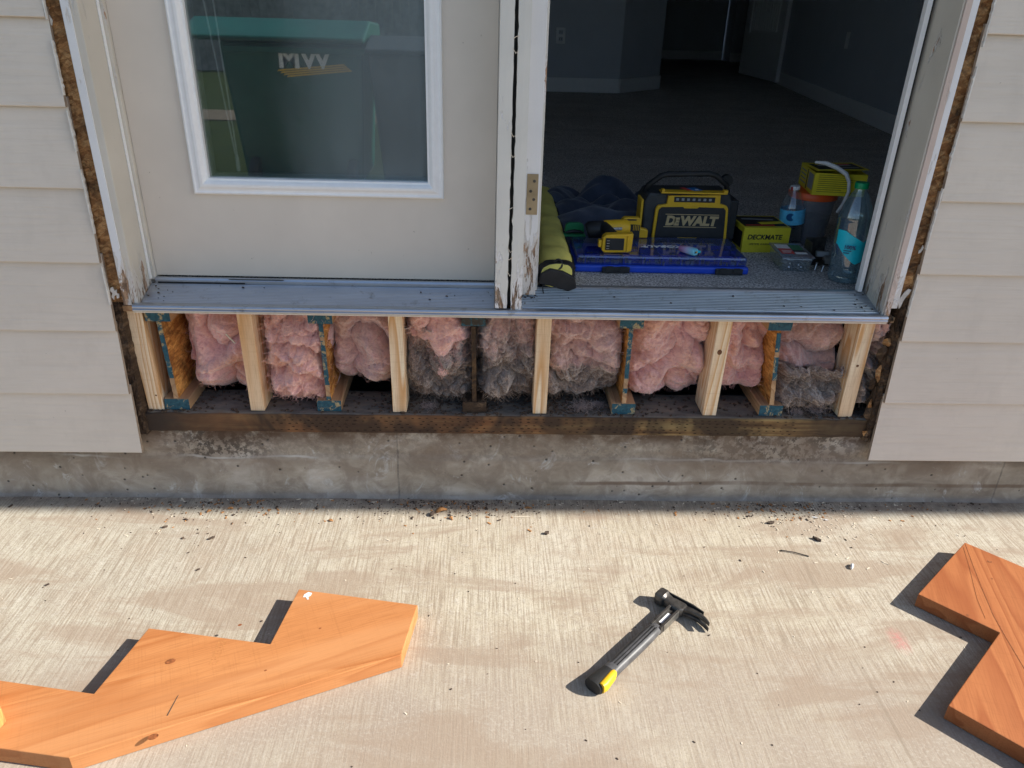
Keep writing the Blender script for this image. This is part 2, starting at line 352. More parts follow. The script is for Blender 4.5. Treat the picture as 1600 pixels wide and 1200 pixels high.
c = t.mix(t.ramp(f, (.35, .8), (.6, 0.)), t.ramp(n, (.3, (.022, .036, .009)), (.7, (.045, .062, .016))), (.02, .03, .008))
M['path'] = plain('bark_mulch', (.085, .06, .04), .9, var=.4, scale=20)
M['lawn'] = t.fin(c, .9, t.bump(f, 1, .03), spec=.1)
M['fence'] = plain('grey_fence_wood', (.20, .185, .165), .8, var=.35, scale=8)
M['hedge'] = plain('hedge_leaf', (.03, .06, .015), .7, var=.6, scale=12)
M['roof'] = plain('roof_shingle', (.11, .10, .095), .9, var=.3)
M['soffit'] = plain('soffit_paint', (.5, .48, .44), .7)
M['caulk'] = plain('old_white_caulk', (.68, .66, .62), .6, var=.15, scale=60, bump=.4)
M['leaf'] = plain('dry_leaf', (.36, .17, .06), .8, var=.5, scale=120)
M['bark'] = plain('dark_crumb', (.075, .052, .038), .9, var=.6, scale=150, bump=.6)
M['splinter'] = plain('pale_splinter', (.66, .58, .46), .7, var=.15, scale=90)
M['tuft'] = plain('grey_pink_fluff', (.33, .26, .245), .95, var=.35, scale=120)

def clear(name, tint=(.93, .96, .97), gl=.10, rough=.03, film=0., filmcol=(.5, .5, .5)):
    t = T(name); nt = t.t
    tr = nt.nodes.new('ShaderNodeBsdfTransparent'); tr.inputs[0].default_value = (*tint, 1)
    g = nt.nodes.new('ShaderNodeBsdfGlossy'); g.inputs['Roughness'].default_value = rough; g.inputs['Color'].default_value = (.95, .97, 1, 1)
    lw = nt.nodes.new('ShaderNodeLayerWeight'); lw.inputs[0].default_value = .35
    fac = t.math('ADD', t.math('MULTIPLY', lw.outputs['Facing'], .45), gl, True)
    mx = nt.nodes.new('ShaderNodeMixShader'); t.put(mx.inputs[0], fac); t.put(mx.inputs[1], tr.outputs[0]); t.put(mx.inputs[2], g.outputs[0])
    if film:
        df = nt.nodes.new('ShaderNodeBsdfDiffuse'); df.inputs[0].default_value = (*filmcol, 1)
        m2 = nt.nodes.new('ShaderNodeMixShader'); t.put(m2.inputs[0], film); t.put(m2.inputs[1], mx.outputs[0]); t.put(m2.inputs[2], df.outputs[0]); mx = m2
    nt.links.new(mx.outputs[0], t.out.inputs[0]); return t.m
M['pet'] = clear('clear_bottle_plastic', (.90, .94, .97), .13, .08, .07, (.6, .7, .8))
M['pet_b'] = clear('bluish_bottle_plastic', (.72, .87, .93), .13, .06, .09, (.40, .60, .72))
M['frost'] = clear('frosted_clear_plastic', (.6, .62, .68), .05, .2, .28, (.42, .43, .48))
M['clearpane'] = clear('window_glass', (.95, .96, .96), .06, .01)
M['lid_clear'] = clear('clear_blue_case_lid', (.45, .58, .92), .12, .08, .05, (.25, .35, .7))
t = T('door_glass'); nt = t.t   # reflective double glazing with a dusty, fogged film
g = nt.nodes.new('ShaderNodeBsdfGlossy'); g.inputs['Roughness'].default_value = .012; g.inputs['Color'].default_value = (.92, 1, .97, 1)
tr = nt.nodes.new('ShaderNodeBsdfTransparent'); tr.inputs[0].default_value = (.8, .84, .84, 1)
mx = nt.nodes.new('ShaderNodeMixShader'); mx.inputs[0].default_value = .33; t.put(mx.inputs[1], tr.outputs[0]); t.put(mx.inputs[2], g.outputs[0])
df = nt.nodes.new('ShaderNodeBsdfDiffuse'); df.inputs[0].default_value = (.34, .41, .44, 1)
fx = t.rng(t.sep(0), -.60, -.40); n = t.noise(5, 4, .6, .5, vec=t.map((1, 1, .5))); spk = t.ramp(t.noise(60, 6, .8), (.4, 0.), (.65, 1.))
edge = t.math('MULTIPLY', t.rng(t.math('ABSOLUTE', t.math('ADD', t.sep(0), .52)), .0, .07, 1, 0), spk)
film = t.math('ADD', t.math('MULTIPLY', fx, t.ramp(n, (.25, .17), (.7, .36))), t.math('MULTIPLY', edge, .07))
film = t.math('ADD', film, t.math('MULTIPLY', n, .075))
m2 = nt.nodes.new('ShaderNodeMixShader'); t.put(m2.inputs[0], film); t.put(m2.inputs[1], mx.outputs[0]); t.put(m2.inputs[2], df.outputs[0])
nt.links.new(m2.outputs[0], t.out.inputs[0]); M['glass'] = t.m
t = T('water'); t.b.inputs['Transmission Weight'].default_value = 1; t.b.inputs['IOR'].default_value = 1.33
M['water'] = t.fin((.93, .97, .99), .02)

# ------------------------------------------------------------------ mesh helpers
WL = {}
def box(bm, x0, x1, y0, y1, z0, z1, bev=0, rot=None, piv=None):
    r = bmesh.ops.create_cube(bm, size=1)
    vs = r['verts']
    for v in vs:
        v.co = Vector(((x0 + x1) / 2 + v.co.x * (x1 - x0), (y0 + y1) / 2 + v.co.y * (y1 - y0), (z0 + z1) / 2 + v.co.z * (z1 - z0)))
    if bev:
        es = list({e for v in vs for e in v.link_edges})
        r = bmesh.ops.bevel(bm, geom=es, offset=bev, segments=2, affect='EDGES', profile=.5)
        vs = list({v for v in r['verts']})
    if rot is not None:
        p = Vector(piv or ((x0 + x1) / 2, (y0 + y1) / 2, (z0 + z1) / 2))
        for v in vs: v.co = rot @ (v.co - p) + p
    return vs
def RZ(a): return Matrix.Rotation(a, 3, 'Z')
def RXm(a): return Matrix.Rotation(a, 3, 'X')
def RYm(a): return Matrix.Rotation(a, 3, 'Y')
def prism(bm, pts, a, b, axis='Z'):
    """pts 2D polygon extruded from a to b along axis"""
    def P(p, h): return {'Z': (p[0], p[1], h), 'Y': (p[0], h, p[1]), 'X': (h, p[0], p[1])}[axis]
    lo = [bm.verts.new(P(p, a)) for p in pts]; hi = [bm.verts.new(P(p, b)) for p in pts]
    n = len(pts); fs = [bm.faces.new(lo), bm.faces.new(hi)]
    for i in range(n): fs.append(bm.faces.new((lo[i], lo[(i + 1) % n], hi[(i + 1) % n], hi[i])))
    return lo + hi
def lathe(bm, prof, cx=0, cy=0, cz=0, seg=32, sx=1, sy=1, ribs=None):
    rings = []
    for r, z in prof:
        if r < 1e-6: rings.append([bm.verts.new((cx, cy, cz + z))])
        else: rings.append([bm.verts.new((cx + sx * r * math.cos(2 * math.pi * i / seg), cy + sy * r * math.sin(2 * math.pi * i / seg), cz + z)) for i in range(seg)])
    for a, b in zip(rings, rings[1:]):
        for i in range(seg):
            j = (i + 1) % seg
            if len(a) == 1 and len(b) == 1: continue
            if len(a) == 1: bm.faces.new((a[0], b[i], b[j]))
            elif len(b) == 1: bm.faces.new((a[i], a[j], b[0]))
            else: bm.faces.new((a[i], a[j], b[j], b[i]))
def tube(bm, pts, r, seg=8, closed=False):
    pts = [Vector(p) for p in pts]; rings = []
    rr = r if isinstance(r, (list, tuple)) else [r] * len(pts)
    up = None
    for i, p in enumerate(pts):
        d = (pts[min(i + 1, len(pts) - 1)] - pts[max(i - 1, 0)]).normalized()
        if up is None: up = d.orthogonal().normalized()
        up = (up - d * up.dot(d)).normalized(); s = d.cross(up)
        rings.append([bm.verts.new(p + (up * math.cos(2 * math.pi * k / seg) + s * math.sin(2 * math.pi * k / seg)) * rr[i]) for k in range(seg)])
    for a, b in zip(rings, rings[1:]):
        for k in range(seg): bm.faces.new((a[k], a[(k + 1) % seg], b[(k + 1) % seg], b[k]))
    for q in (rings[0], rings[-1]):
        try: bm.faces.new(q)
        except Exception: pass
def mesh(name, bm, mat, parent=None, smooth=False, bev=0, local=False, kind=None, sharp=35):
    bmesh.ops.recalc_face_normals(bm, faces=bm.faces)
    me = bpy.data.meshes.new(name); bm.to_mesh(me); bm.free()
    for m in (mat if isinstance(mat, (list, tuple)) else [mat]): me.materials.append(M[m] if isinstance(m, str) else m)
    o = bpy.data.objects.new(name, me); COL.objects.link(o)
    if smooth:
        for p in me.polygons: p.use_smooth = True
        try: me.set_sharp_from_angle(angle=R(sharp))
        except Exception: pass
    if bev:
        md = o.modifiers.new('bevel', 'BEVEL'); md.width = bev; md.segments = 2; md.limit_method = 'ANGLE'; md.angle_limit = R(40)
    attach(o, parent, local)
    if kind: o['kind'] = kind
    return o
def attach(o, parent, local=False):
    WL[o.name] = Vector((0, 0, 0))
    if parent is not None:
        o.parent = parent
        if not local: o.matrix_parent_inverse = Matrix.Translation(-WL.get(parent.name, Vector()))
def tag(o, label, cat, group=None):
    o['label'] = label; o['category'] = cat
    if group: o['group'] = group
    return o
def thing(name, label, cat, loc=(0, 0, 0), rz=0, group=None):
    o = bpy.data.objects.new(name, None); COL.objects.link(o); o.empty_display_size = .05
    o.location = loc; o.rotation_euler = (0, 0, rz); WL[o.name] = Vector(loc)
    if cat: tag(o, label, cat, group)
    elif label: o['label'] = label
    return o
def setting(name, loc=(0, 0, 0)):
    o = thing(name, None, None, loc); o['kind'] = 'structure'; return o
def B(): return bmesh.new()
def bx(name, mat, parent, *a, bev=0, rot=None, local=False, piv=None, kind=None):
    bm = B(); box(bm, *a, rot=rot, piv=piv); return mesh(name, bm, mat, parent, bev=bev, local=local, kind=kind)
def text(name, s, size, mat, parent, loc, rx=R(90), rz=0, ry=0, depth=.0004, sx=1, shear=0, local=False, off=0, align='LEFT'):
    c = bpy.data.curves.new('txt', 'FONT'); c.body = s; c.size = size; c.extrude = depth; c.shear = shear; c.offset = off; c.align_x = align
    o = bpy.data.objects.new('txt', c); COL.objects.link(o)
    dg = bpy.context.evaluated_depsgraph_get(); dg.update()
    me = bpy.data.meshes.new_from_object(o.evaluated_get(dg)); bpy.data.objects.remove(o)
    mt = Matrix.Translation(loc) @ Matrix.Rotation(rz, 4, 'Z') @ Matrix.Rotation(ry, 4, 'Y') @ Matrix.Rotation(rx, 4, 'X') @ Matrix.Diagonal((sx, 1, 1, 1))
    me.transform(mt); me.materials.clear(); me.materials.append(M[mat]); me.name = name
    o = bpy.data.objects.new(name, me); COL.objects.link(o); attach(o, parent, local); return o
def fb(x, y, z, o=4):
    return MN.fractal(Vector((x, y, z)), .9, 2.1, o, noise_basis='PERLIN_ORIGINAL')

# ================================================================== SETTING
# patio: fine sheet near the camera, coarse beyond
bm = B()
def sheet(bm, x0, x1, y0, y1, z):
    vs = [bm.verts.new(p) for p in ((x0, y0, z), (x1, y0, z), (x1, y1, z), (x0, y1, z))]; bm.faces.new(vs)
sheet(bm, -2.6, 9, -3.05, .035, 0)
mesh('patio', bm, 'patio', kind='structure')
bm = B(); sheet(bm, -60, 60, -90, 12, -.03); mesh('lawn', bm, 'lawn', kind='structure')
bm = B(); sheet(bm, -14, 12, -7.9, -7.1, -.018); mesh('garden_path', bm, 'path', kind='structure')

# foundation wall (displaced grid), with wall ledge
bm = B()
NX, NZ = 300, 26
x0, x1 = -3.2, 3.2; rows = []
for j in range(NZ + 1):
    z = -.01 + .232 * j / NZ; row = []
    for i in range(NX + 1):
        x = x0 + (x1 - x0) * i / NX
        y = .040 + .0025 * fb(x * 3, 0, z * 8) + .0015 * fb(x * 20, 3, z * 20)
        if z < .135: y -= .0035
        if -.33 < x < -.318: y += .003
        row.append(bm.verts.new((x, y - .006 * (z < .0), z)))
    rows.append(row)
for a, b in zip(rows, rows[1:]):
    for i in range(NX): bm.faces.new((a[i], a[i + 1], b[i + 1], b[i]))
last = [bm.verts.new((v.co.x, .24, .222)) for v in rows[-1]]
for i in range(NX): bm.faces.new((rows[-1][i], rows[-1][i + 1], last[i + 1], last[i]))
mesh('foundation_wall', bm, 'foundation', smooth=True, kind='structure')
bm = B(); box(bm, 3.2, 9, .037, .24, -.03, .22); box(bm, -9, -3.2, .037, .24, -.03, .22)
mesh('foundation_extension', bm, 'foundation', kind='structure')

# siding: each lap board its own piece
def siding(side, x_in, x_out, z0, pitch):
    w = setting('siding_' + side)
    w['label'] = 'greige lap siding %s of the door opening' % side
    for k in range(16):
        zb = z0 + pitch * k
        if zb > 2.95: break
        zt = min(zb + pitch + .02, 3.0)
        xi = x_in + random.uniform(-.002, .002)
        spans = [(xi, x_out)]
        if side == 'left' and 1.3 < zb < 2.6: spans = [(xi, -1.72), (-2.98, x_out)]  # opening for the added window
        for xa, xb in spans:
            bm = B()
            pr = [(0.0, zb), (-.0012, zb + .002), (.0112, zt), (.0195, zt), (.0105, zb)]
            prism(bm, pr, min(xa, xb), max(xa, xb), 'X')
            o = mesh('siding_board', bm, ['siding', 'raw_lap_shade'], w)
            for p in o.data.polygons:
                if abs(p.normal.z + 1) < .05 or abs(p.normal.x) > .9: p.material_index = 1  # raw cut ends; on undersides the brown also paints the lap shadow line
    return w
SL = siding('left', -1.0105, -9, .170, .179)
SR = siding('right', 1.0095, 9, .165, .1835)
# ragged caulk / torn paint lips along the cut siding ends
def lip(w, side, xs):
    for (za, zb) in ((.60, .70), (.78, .93), (.97, 1.06), (1.09, 1.20), (1.24, 1.5)):
        bm = B(); n = int((zb - za) / .006); prev = None
        for i in range(n + 1):
            z = za + (zb - za) * i / n; wdt = .0022 + .0026 * abs(fb(z * 60, xs, 1)) * 2 * (math.sin(math.pi * i / n) ** .4 if 0 < i < n else 0)
            a = bm.verts.new((xs, -.0022, z)); b_ = bm.verts.new((xs - side * wdt, -.0022, z + .001 * fb(z * 90, 1, 2))); c_ = bm.verts.new((xs - side * wdt, .006, z))
            if prev: bm.faces.new((prev[0], prev[1], b_, a)); bm.faces.new((prev[1], prev[2], c_, b_))
            prev = (a, b_, c_)
        mesh('caulk_lip', bm, 'caulk', w)
lip(SL, -1, -1.0108); lip(SR, 1, 1.0098)

# sheathing strips beside the frame (rough, rotten towards the bottom)
def strip(parent, xa, xb, za, zb, mat, amp=.002, y=.022, seed=0, name='sheathing_strip', edge=0.):
    bm = B(); nx = 10; nz = max(6, int((zb - za) / .007)); g = []
    for j in range(nz + 1):
        z = za + (zb - za) * j / nz; row = []
        for i in range(nx + 1):
            u = i / nx; x = xa + (xb - xa) * u
            yy = y - amp * (abs(fb(x * 60 + seed, 0, z * 22)) * 1.6 + .5 * fb(x * 200, seed, z * 90)) 
            ex = edge * fb(seed, z * 60, 5) * (1 if i in (0, nx) else 0)
            row.append(bm.verts.new((x + ex, yy + (.03 if i in (0, nx) else 0), z)))
        g.append(row)
    for a, b in zip(g, g[1:]):
        for i in range(nx): bm.faces.new((a[i], a[i + 1], b[i + 1], b[i]))
    return mesh(name, bm, mat, parent)
HW = setting('house_wall_framing')
strip(HW, -1.03, -.977, .60, 3.0, 'osb', .003, seed=3)
strip(HW, -1.03, -.993, .217, .60, 'osb_rot', .006, seed=9, edge=.003, name='rotten_sheathing_strip')
strip(HW, .972, 1.03, .645, 3.0, 'osb', .0045, seed=5)
strip(HW, .992, 1.03, .215, .645, 'osb_rot', .008, seed=12, edge=.004, name='rotten_sheathing_strip')
# torn building paper remains in the lower right corner
for k in range(12):
    z = .24 + k * .031; bm = B(); w = random.uniform(.008, .02); h = random.uniform(.014, .032)
    cx = .988 + .008 * math.sin(k * 2.1) + (.012 if k < 3 else 0)
    pts = [(cx + w * (.6 + .4 * random.random()) * math.cos(a), z + h * (.6 + .4 * random.random()) * math.sin(a)) for a in [i * 2 * math.pi / 9 for i in range(9)]]
    y = .024 + .006 * random.random(); vs = [bm.verts.new((p[0], y + random.uniform(-.006, .006), p[1])) for p in pts]; c = bm.verts.new((cx, y - .008, z))
    for i in range(9): bm.faces.new((vs[i], vs[(i + 1) % 9], c))
    mesh('torn_sheathing', bm, 'osb_rot' if k % 3 else 'osb', HW, smooth=True)
def paint_rem(x, z, pts):
    bm = B(); vs = [bm.verts.new((x + a * .001, .0135 + .002 * fb(a, b_, 1), z + b_ * .001)) for a, b_ in pts]; bk_ = [bm.verts.new((v.co.x, v.co.y + .0025, v.co.z)) for v in vs]
    bm.faces.new(vs); bm.faces.new(bk_); n = len(vs)
    for i in range(n): bm.faces.new((vs[i], vs[(i + 1) % n], bk_[(i + 1) % n], bk_[i]))
    mesh('paint_remnant', bm, 'caulk', HW)
paint_rem(-1.005, .612, [(-2, 28), (4, 30), (6, 20), (12, 24), (11, 14), (16, 12), (14, 2), (8, 0), (9, 10), (3, 6), (0, -4), (-4, 4), (0, 14), (-5, 20)])
paint_rem(.990, .628, [(-6, 0), (-9, 14), (-4, 24), (2, 36), (10, 44), (18, 42), (14, 30), (8, 22), (4, 10), (2, -2), (-2, -10)])
paint_rem(1.003, .765, [(-3, 0), (2, 4), (6, 16), (3, 22), (0, 12), (-4, 8)])
paint_rem(-1.012, 1.232, [(-3, 0), (3, -4), (6, 6), (2, 16), (-3, 18), (-6, 8)])
# house mass behind the siding (studs/plywood seen edge-on nowhere): solid wall blocks and header
bm = B(); box(bm, -9, -1.03, .026, .14, .225, 1.36); box(bm, -9, -1.03, .026, .14, 2.62, 3.0); box(bm, -1.72, -1.03, .026, .14, 1.36, 2.62); box(bm, -9, -2.98, .026, .14, 1.36, 2.62); box(bm, 1.03, 9, .026, .14, .225, 3.0); box(bm, -1.03, 1.03, .03, .14, 2.72, 3.0)
mesh('wall_core', bm, 'osb', HW)
bm = B(); box(bm, -1.03, 1.03, -.004, .024, 2.74, 3.0); mesh('header_trim', bm, 'siding', HW)
# eave
EV = setting('roof_eave')
bx('soffit', 'soffit', EV, -9, 9, -.585, .02, 3.0, 3.02); bx('fascia', 'soffit', EV, -9, 9, -.61, -.586, 2.97, 3.12)
bm = B(); prism(bm, [(-.66, 3.13), (-.66, 3.15), (6, 5.4), (6, 5.38)], -9, 9, 'X'); mesh('roof_plane', bm, 'roof', EV)

# crawl space behind the joists
CR = setting('crawl_space')
bx('crawl_floor', 'vapour', CR, -1.6, 1.6, .24, 2.4, .14, .16)
bx('crawl_back', 'dark', CR, -1.6, 1.6, 2.4, 2.44, .16, .6)
bx('crawl_side', 'dark', CR, -1.04, -1.02, .05, 2.4, .16, .58); bx('crawl_side', 'dark', CR, 1.045, 1.065, .05, 2.4, .16, .58)
bx('subfloor', 'flange', CR, -1.03, 1.03, .03, 2.4, .572, .587)

# treated sill plate
PT = setting('treated_sill_plate')
bm = B(); nx = 150; g = []
prof = [(.031, .2225), (.0305, .25), (.031, .276), (.036, .2795), (.10, .280), (.17, .279), (.171, .2225)]
for i in range(nx + 1):
    x = -1.03 + 2.06 * i / nx; rot = max(0, 1 - (x + 1.03) / .35) + max(0, 1 - (1.03 - x) / .3)
    g.append([bm.verts.new((x, y + (.006 * rot + .0016) * fb(x * 25, y * 30, z * 30), z + (.005 * rot + .0006) * fb(x * 20, y * 40, 7) * (z > .24))) for y, z in prof])
for a, b in zip(g, g[1:]):
    for i in range(len(prof) - 1): bm.faces.new((a[i], a[i + 1], b[i + 1], b[i]))
mesh('plate', bm, 'plate', PT, smooth=True, sharp=30)
bm = B()
for r in range(5):
    x = -.66 + .011 * (r % 2)
    while x < .8:
        if random.random() < .82:
            z = .2305 + r * .0098 + random.uniform(-.0008, .0008); l = random.uniform(.006, .010)
            pts = [(x, z), (x + l / 2, z + .0009), (x + l, z), (x + l / 2, z - .0009)]
            prism(bm, pts, .0287, .0298, 'Y')
        x += .021 + random.uniform(-.002, .002)
mesh('incision_mark', bm, 'slit', PT, kind='stuff')

# interior room
FZ = .625
RM = setting('interior_room')
bx('carpet', 'carpet', RM, -3.2, 4.2, .118, 9.6, FZ - .03, FZ)
bx('ceiling', 'ceiling', RM, -3.4, 4.4, .02, 9.8, FZ + 2.44, FZ + 2.5)
bm = B(); box(bm, -3.4, -.99, .141, .16, FZ, 1.36); box(bm, -3.4, -.99, .141, .16, 2.62, FZ + 2.44); box(bm, -1.72, -.99, .141, .16, 1.36, 2.62); box(bm, -3.4, -2.98, .141, .16, 1.36, 2.62); box(bm, .99, 4.4, .14, .16, FZ, FZ + 2.44); box(bm, -.99, .99, .14, .16, 2.73, FZ + 2.44)
mesh('front_wall', bm, 'room_wall', RM)
bx('left_wall', 'room_wall', RM, -3.3, -3.2, .165, 4.95, FZ, FZ + 2.44)
def wallseg(x0, y0, x1, y1, mat='room_wall', th=.1, base=True):
    d = Vector((x1 - x0, y1 - y0)); n = Vector((-d.y, d.x)).normalized()  # n: away from viewer side chosen by order
    bm = B(); prism(bm, [(x0, y0), (x1, y1), (x1 + n.x * th, y1 + n.y * th), (x0 + n.x * th, y0 + n.y * th)], FZ, FZ + 2.44); mesh('wall_panel', bm, mat, RM)
    if base:
        bm = B(); q = .014
        prism(bm, [(x0, y0), (x1, y1), (x1 - n.x * q, y1 - n.y * q), (x0 - n.x * q, y0 - n.y * q)], FZ + .002, FZ + .11)
        mesh('baseboard', bm, 'room_white', RM, bev=.004)
wallseg(-3.2, 4.85, .996, 4.853); wallseg(.996, 4.853, 1.412, 5.294); wallseg(1.412, 5.294, 1.30, 9.3)
wallseg(1.2, 9.17, 3.06, 9.26); wallseg(3.09, 9.0, 4.2, 9.05); wallseg(3.07, 9.3, 3.09, 9.0, base=False)
wallseg(2.80, 6.55, 2.05, .1); wallseg(4.2, 6.6, 2.80, 6.6); wallseg(4.2, 9.3, 4.2, 6.6, base=False)

# ================================================================== DOOR UNIT
DF = thing('double_door_frame', 'weathered double door frame with peeling paint and split centre post', 'door frame', (0, .05, .6))
bx('side_jamb', 'jamb', DF, -.956, -.9395, -.002, .135, .603, 2.72, bev=.0015)
bx('jamb_back', 'jamb', DF, -.9765, -.9565, .001, .135, .60, 2.72)
bx('primer_strip', 'jamb_white', DF, -.9735, -.9555, -.0045, -.0005, .66, 2.72, bev=.0008)
bx('door_stop', 'jamb', DF, -.9392, -.928, .092, .135, .635, 2.70, bev=.002)
bx('weatherstrip', 'vinyl', DF, -.9385, -.9355, .083, .0915, .64, 2.70)
# right jamb: inner face splayed
bm = B(); prism(bm, [(.9385, -.002), (.9565, -.002), (.9585, .135), (.928, .135)], .603, 2.72); mesh('side_jamb', bm, 'jamb', DF, bev=.0015)
bx('jamb_edge', 'jamb_edge', DF, .9425, .957, -.006, -.0025, .605, 2.72, bev=.001)
bx('primer_strip', 'jamb_white', DF, .9575, .9735, -.003, .02, .625, 2.72, bev=.001)
bx('weatherstrip', 'vinyl', DF, .907, .9185, .086, .105, .637, 2.70, bev=.001)
bx('seal_gap', 'rubber', DF, .9187, .9275, .098, .12, .635, 2.70)
bx('head_jamb', 'jamb', DF, -.976, .973, -.002, .135, 2.721, 2.74)
# centre posts, cracked edges
def post(xa, xb, y0, y1, z0, z1, mat, seed, amp):
    bm = B(); n = 150; g = []
    for i in range(n + 1):
        z = z0 + (z1 - z0) * i / n
        k = 1 + 1.5 * max(0, 1 - (z - z0) / .35)
        if i == 0: pass
        dl = amp * k * fb(seed, 0, z * 45, 5); dr = amp * k * fb(seed + 7, 0, z * 45, 5)
        a = (xa + (dl if seed == 2 else 0), xb + (dr if seed == 1 else 0))
        g.append([bm.verts.new(p) for p in ((a[0], y1, z), (a[0] + .0006, y0, z), ((a[0] + a[1]) / 2, y0 - .0004 + amp * .3 * fb(seed, 4, z * 60), z), (a[1] - .0006, y0, z), (a[1], y1, z))])
    for a, b in zip(g, g[1:]):
        for j in range(4): bm.faces.new((a[j], a[j + 1], b[j + 1], b[j]))
    bm.faces.new(g[0])
    return mesh('centre_post', bm, mat, DF)
post(-.0565, -.0245, -.006, .13, .610, 2.72, 'mull', 1, .0016)
post(-.0172, .0115, -.006, .06, .606, 2.72, 'mull', 2, .002)
bx('post_gap', 'rubber', DF, -.0245, -.0172, .02, .12, .607, 2.72)
bx('centre_stop', 'jamb_white', DF, .0118, .0475, .045, .125, .628, 2.72, bev=.001)
bx('centre_stop_edge', 'mull', DF, .0478, .0545, .075, .125, .63, 2.72, bev=.001)
# splinters in the crack of the post
for k, z in enumerate((1.23, 1.205, 1.03, .985, .86, .76, .735, .70)):
    bm = B(); s = random.choice((-1, 1)); L = random.uniform(.008, .016)
    tube(bm, [(-.021 - s * .006, -.004, z), (-.021, -.009, z + s * .004), (-.021 + s * .007, -.007, z + L * .7)], [.0012, .0009, .0003], 5); mesh('splinter', bm, 'splinter', DF)
hg = bx('hinge_leaf', 'brass', DF, .0165, .0435, .0432, .0448, .836, .934, bev=.0006)
for z, x in ((.917, .034), (.893, .026), (.873, .034), (.850, .026)):
    bm = B(); lathe(bm, [(0, -.0008), (.0032, -.0005), (.0036, .0), (0, .0003)], 0, 0, 0, 14)
    for v in bm.verts: v.co = Vector((x + v.co.x, .0428 + v.co.z, z + v.co.y))
    box(bm, x - .0015, x + .0015, .0418, .0424, z - .0004, z + .0004); box(bm, x - .0004, x + .0004, .0416, .0422, z - .0015, z + .0015)
    mesh('screw', bm, 'steel_dark', hg)

# aluminium sill
SI = thing('door_sill', 'long ribbed aluminium door sill with rounded nose spanning both doors', 'door sill', (0, .05, .6))
def extr(name, prof, xa, xb, mat, dx=0, slices=1):
    bm = B(); prism(bm, prof, xa, xb, 'X'); return mesh(name, bm, mat, SI, smooth=False)
nose = [(-.0145, .5905), (-.016, .594), (-.0135, .5965), (-.0145, .598), (-.0155, .601), (-.0135, .6045), (-.010, .6065), (.000, .6072), (.004, .606), (.0045, .5895), (.0, .5885)]
extr('sill_nose', nose, -.9505, .9515, 'alu')
extr('sill_underlip', [(-.0135, .5862), (-.0142, .5898), (.0, .5883), (.03, .5875), (.03, .586)], -.949, .950, 'cream')
def deck(xa, xb, y0, z0, y1, z1, n, h, mat):
    pr = [(y0, z0)]
    for i in range(n):
        a = i / n; w = 1 / n
        for u, hh in ((.0, 0), (.45, 0), (.55, h), (.90, h)):
            q = a + u * w; pr.append((y0 + (y1 - y0) * q, z0 + (z1 - z0) * q + hh))
    pr += [(y1, z1), (y1, z1 - .01), (y0, z0 - .01)]
    return extr('sill_deck', pr, xa, xb, mat)
deck(.0125, .942, .0085, .6045, .088, .627, 12, .0032, 'alu')
deck(-.937, -.057, .0085, .6045, .086, .628, 13, .0007, 'alu')
extr('threshold_bar', [(.0885, .622), (.0885, .633), (.092, .6355), (.100, .6365), (.104, .634), (.104, .62)], .0125, .926, 'alu')
extr('threshold_back', [(.1045, .615), (.1045, .6325), (.117, .632), (.117, .61)], .0125, .926, 'alu_dull')
extr('threshold_bar', [(.0875, .622), (.0875, .637), (.0905, .6415), (.098, .6425), (.1005, .640), (.1005, .62)], -.927, -.057, 'alu')
bm = B(); prism(bm, [(.0868, .6405), (.0868, .6425), (.0874, .6425), (.0874, .6405)], -.74, -.60, 'X'); prism(bm, [(.0865, .629), (.0862, .6325), (.0874, .6325), (.0874, .629)], -.92, -.7, 'X'); mesh('sill_gasket', bm, 'rubber', SI)
bm = B()
for i in range(60):
    x = random.choice((random.uniform(-.93, -.88), random.uniform(.88, .93), random.uniform(-.9, .9), random.uniform(.01, .06))); y = random.uniform(.01, .085); z = .6065 + (y - .0085) * .283 + .001
    s = random.uniform(.0006, .0018); box(bm, x - s * 1.6, x + s * 1.6, y - s, y + s, z, z + s, rot=RZ(random.random() * 3))
mesh('sill_grit', bm, 'bark', SI, kind='stuff')

# closed door with glass
DR = thing('exterior_door', 'closed greige exterior door with large white framed glass', 'door', (-.49, .12, .645))
gx0, gx1, gz0, gz1 = -.757, -.226, .896, 2.36
bm = B(); ys, ye = .105, .15
def rect(y, a, b_, c, d): return [bm.verts.new(p) for p in ((a, y, c), (b_, y, c), (b_, y, d), (a, y, d))]
lp = [rect(ye, -.927, -.0575, .6445, 2.69), rect(ys, -.927, -.0575, .6445, 2.69), rect(ys, gx0 - .03, gx1 + .03, gz0 - .03, gz1 + .03), rect(ye, gx0 - .03, gx1 + .03, gz0 - .03, gz1 + .03)]
for a, b in zip(lp, lp[1:] + lp[:1]):
    for i in range(4): bm.faces.new((a[i], a[(i + 1) % 4], b[(i + 1) % 4], b[i]))
mesh('door_slab', bm, 'door', DR)
GT = None
tp = [(.105, 0), (.097, .001), (.0945, .005), (.096, .009), (.0955, .014), (.092, .020), (.0915, .026), (.095, .031), (.099, .034), (.100, .039), (.112, .040)]
def trimframe(parent):
    bm = B(); o = .040; rings = []
    X0, X1, Z0, Z1 = gx0 - o, gx1 + o, gz0 - o, gz1 + o
    for y, d in tp: rings.append([bm.verts.new(p) for p in ((X0 + d, y, Z0 + d), (X1 - d, y, Z0 + d), (X1 - d, y, Z1 - d), (X0 + d, y, Z1 - d))])
    for a, b in zip(rings, rings[1:]):
        for i in range(4): bm.faces.new((a[i], a[(i + 1) % 4], b[(i + 1) % 4], b[i]))
    return mesh('glass_trim', bm, 'vinyl', parent)
GT = trimframe(DR)
gl = bx('glass_pane', 'glass', DR, gx0, gx1, .113, .1165, gz0, gz1)
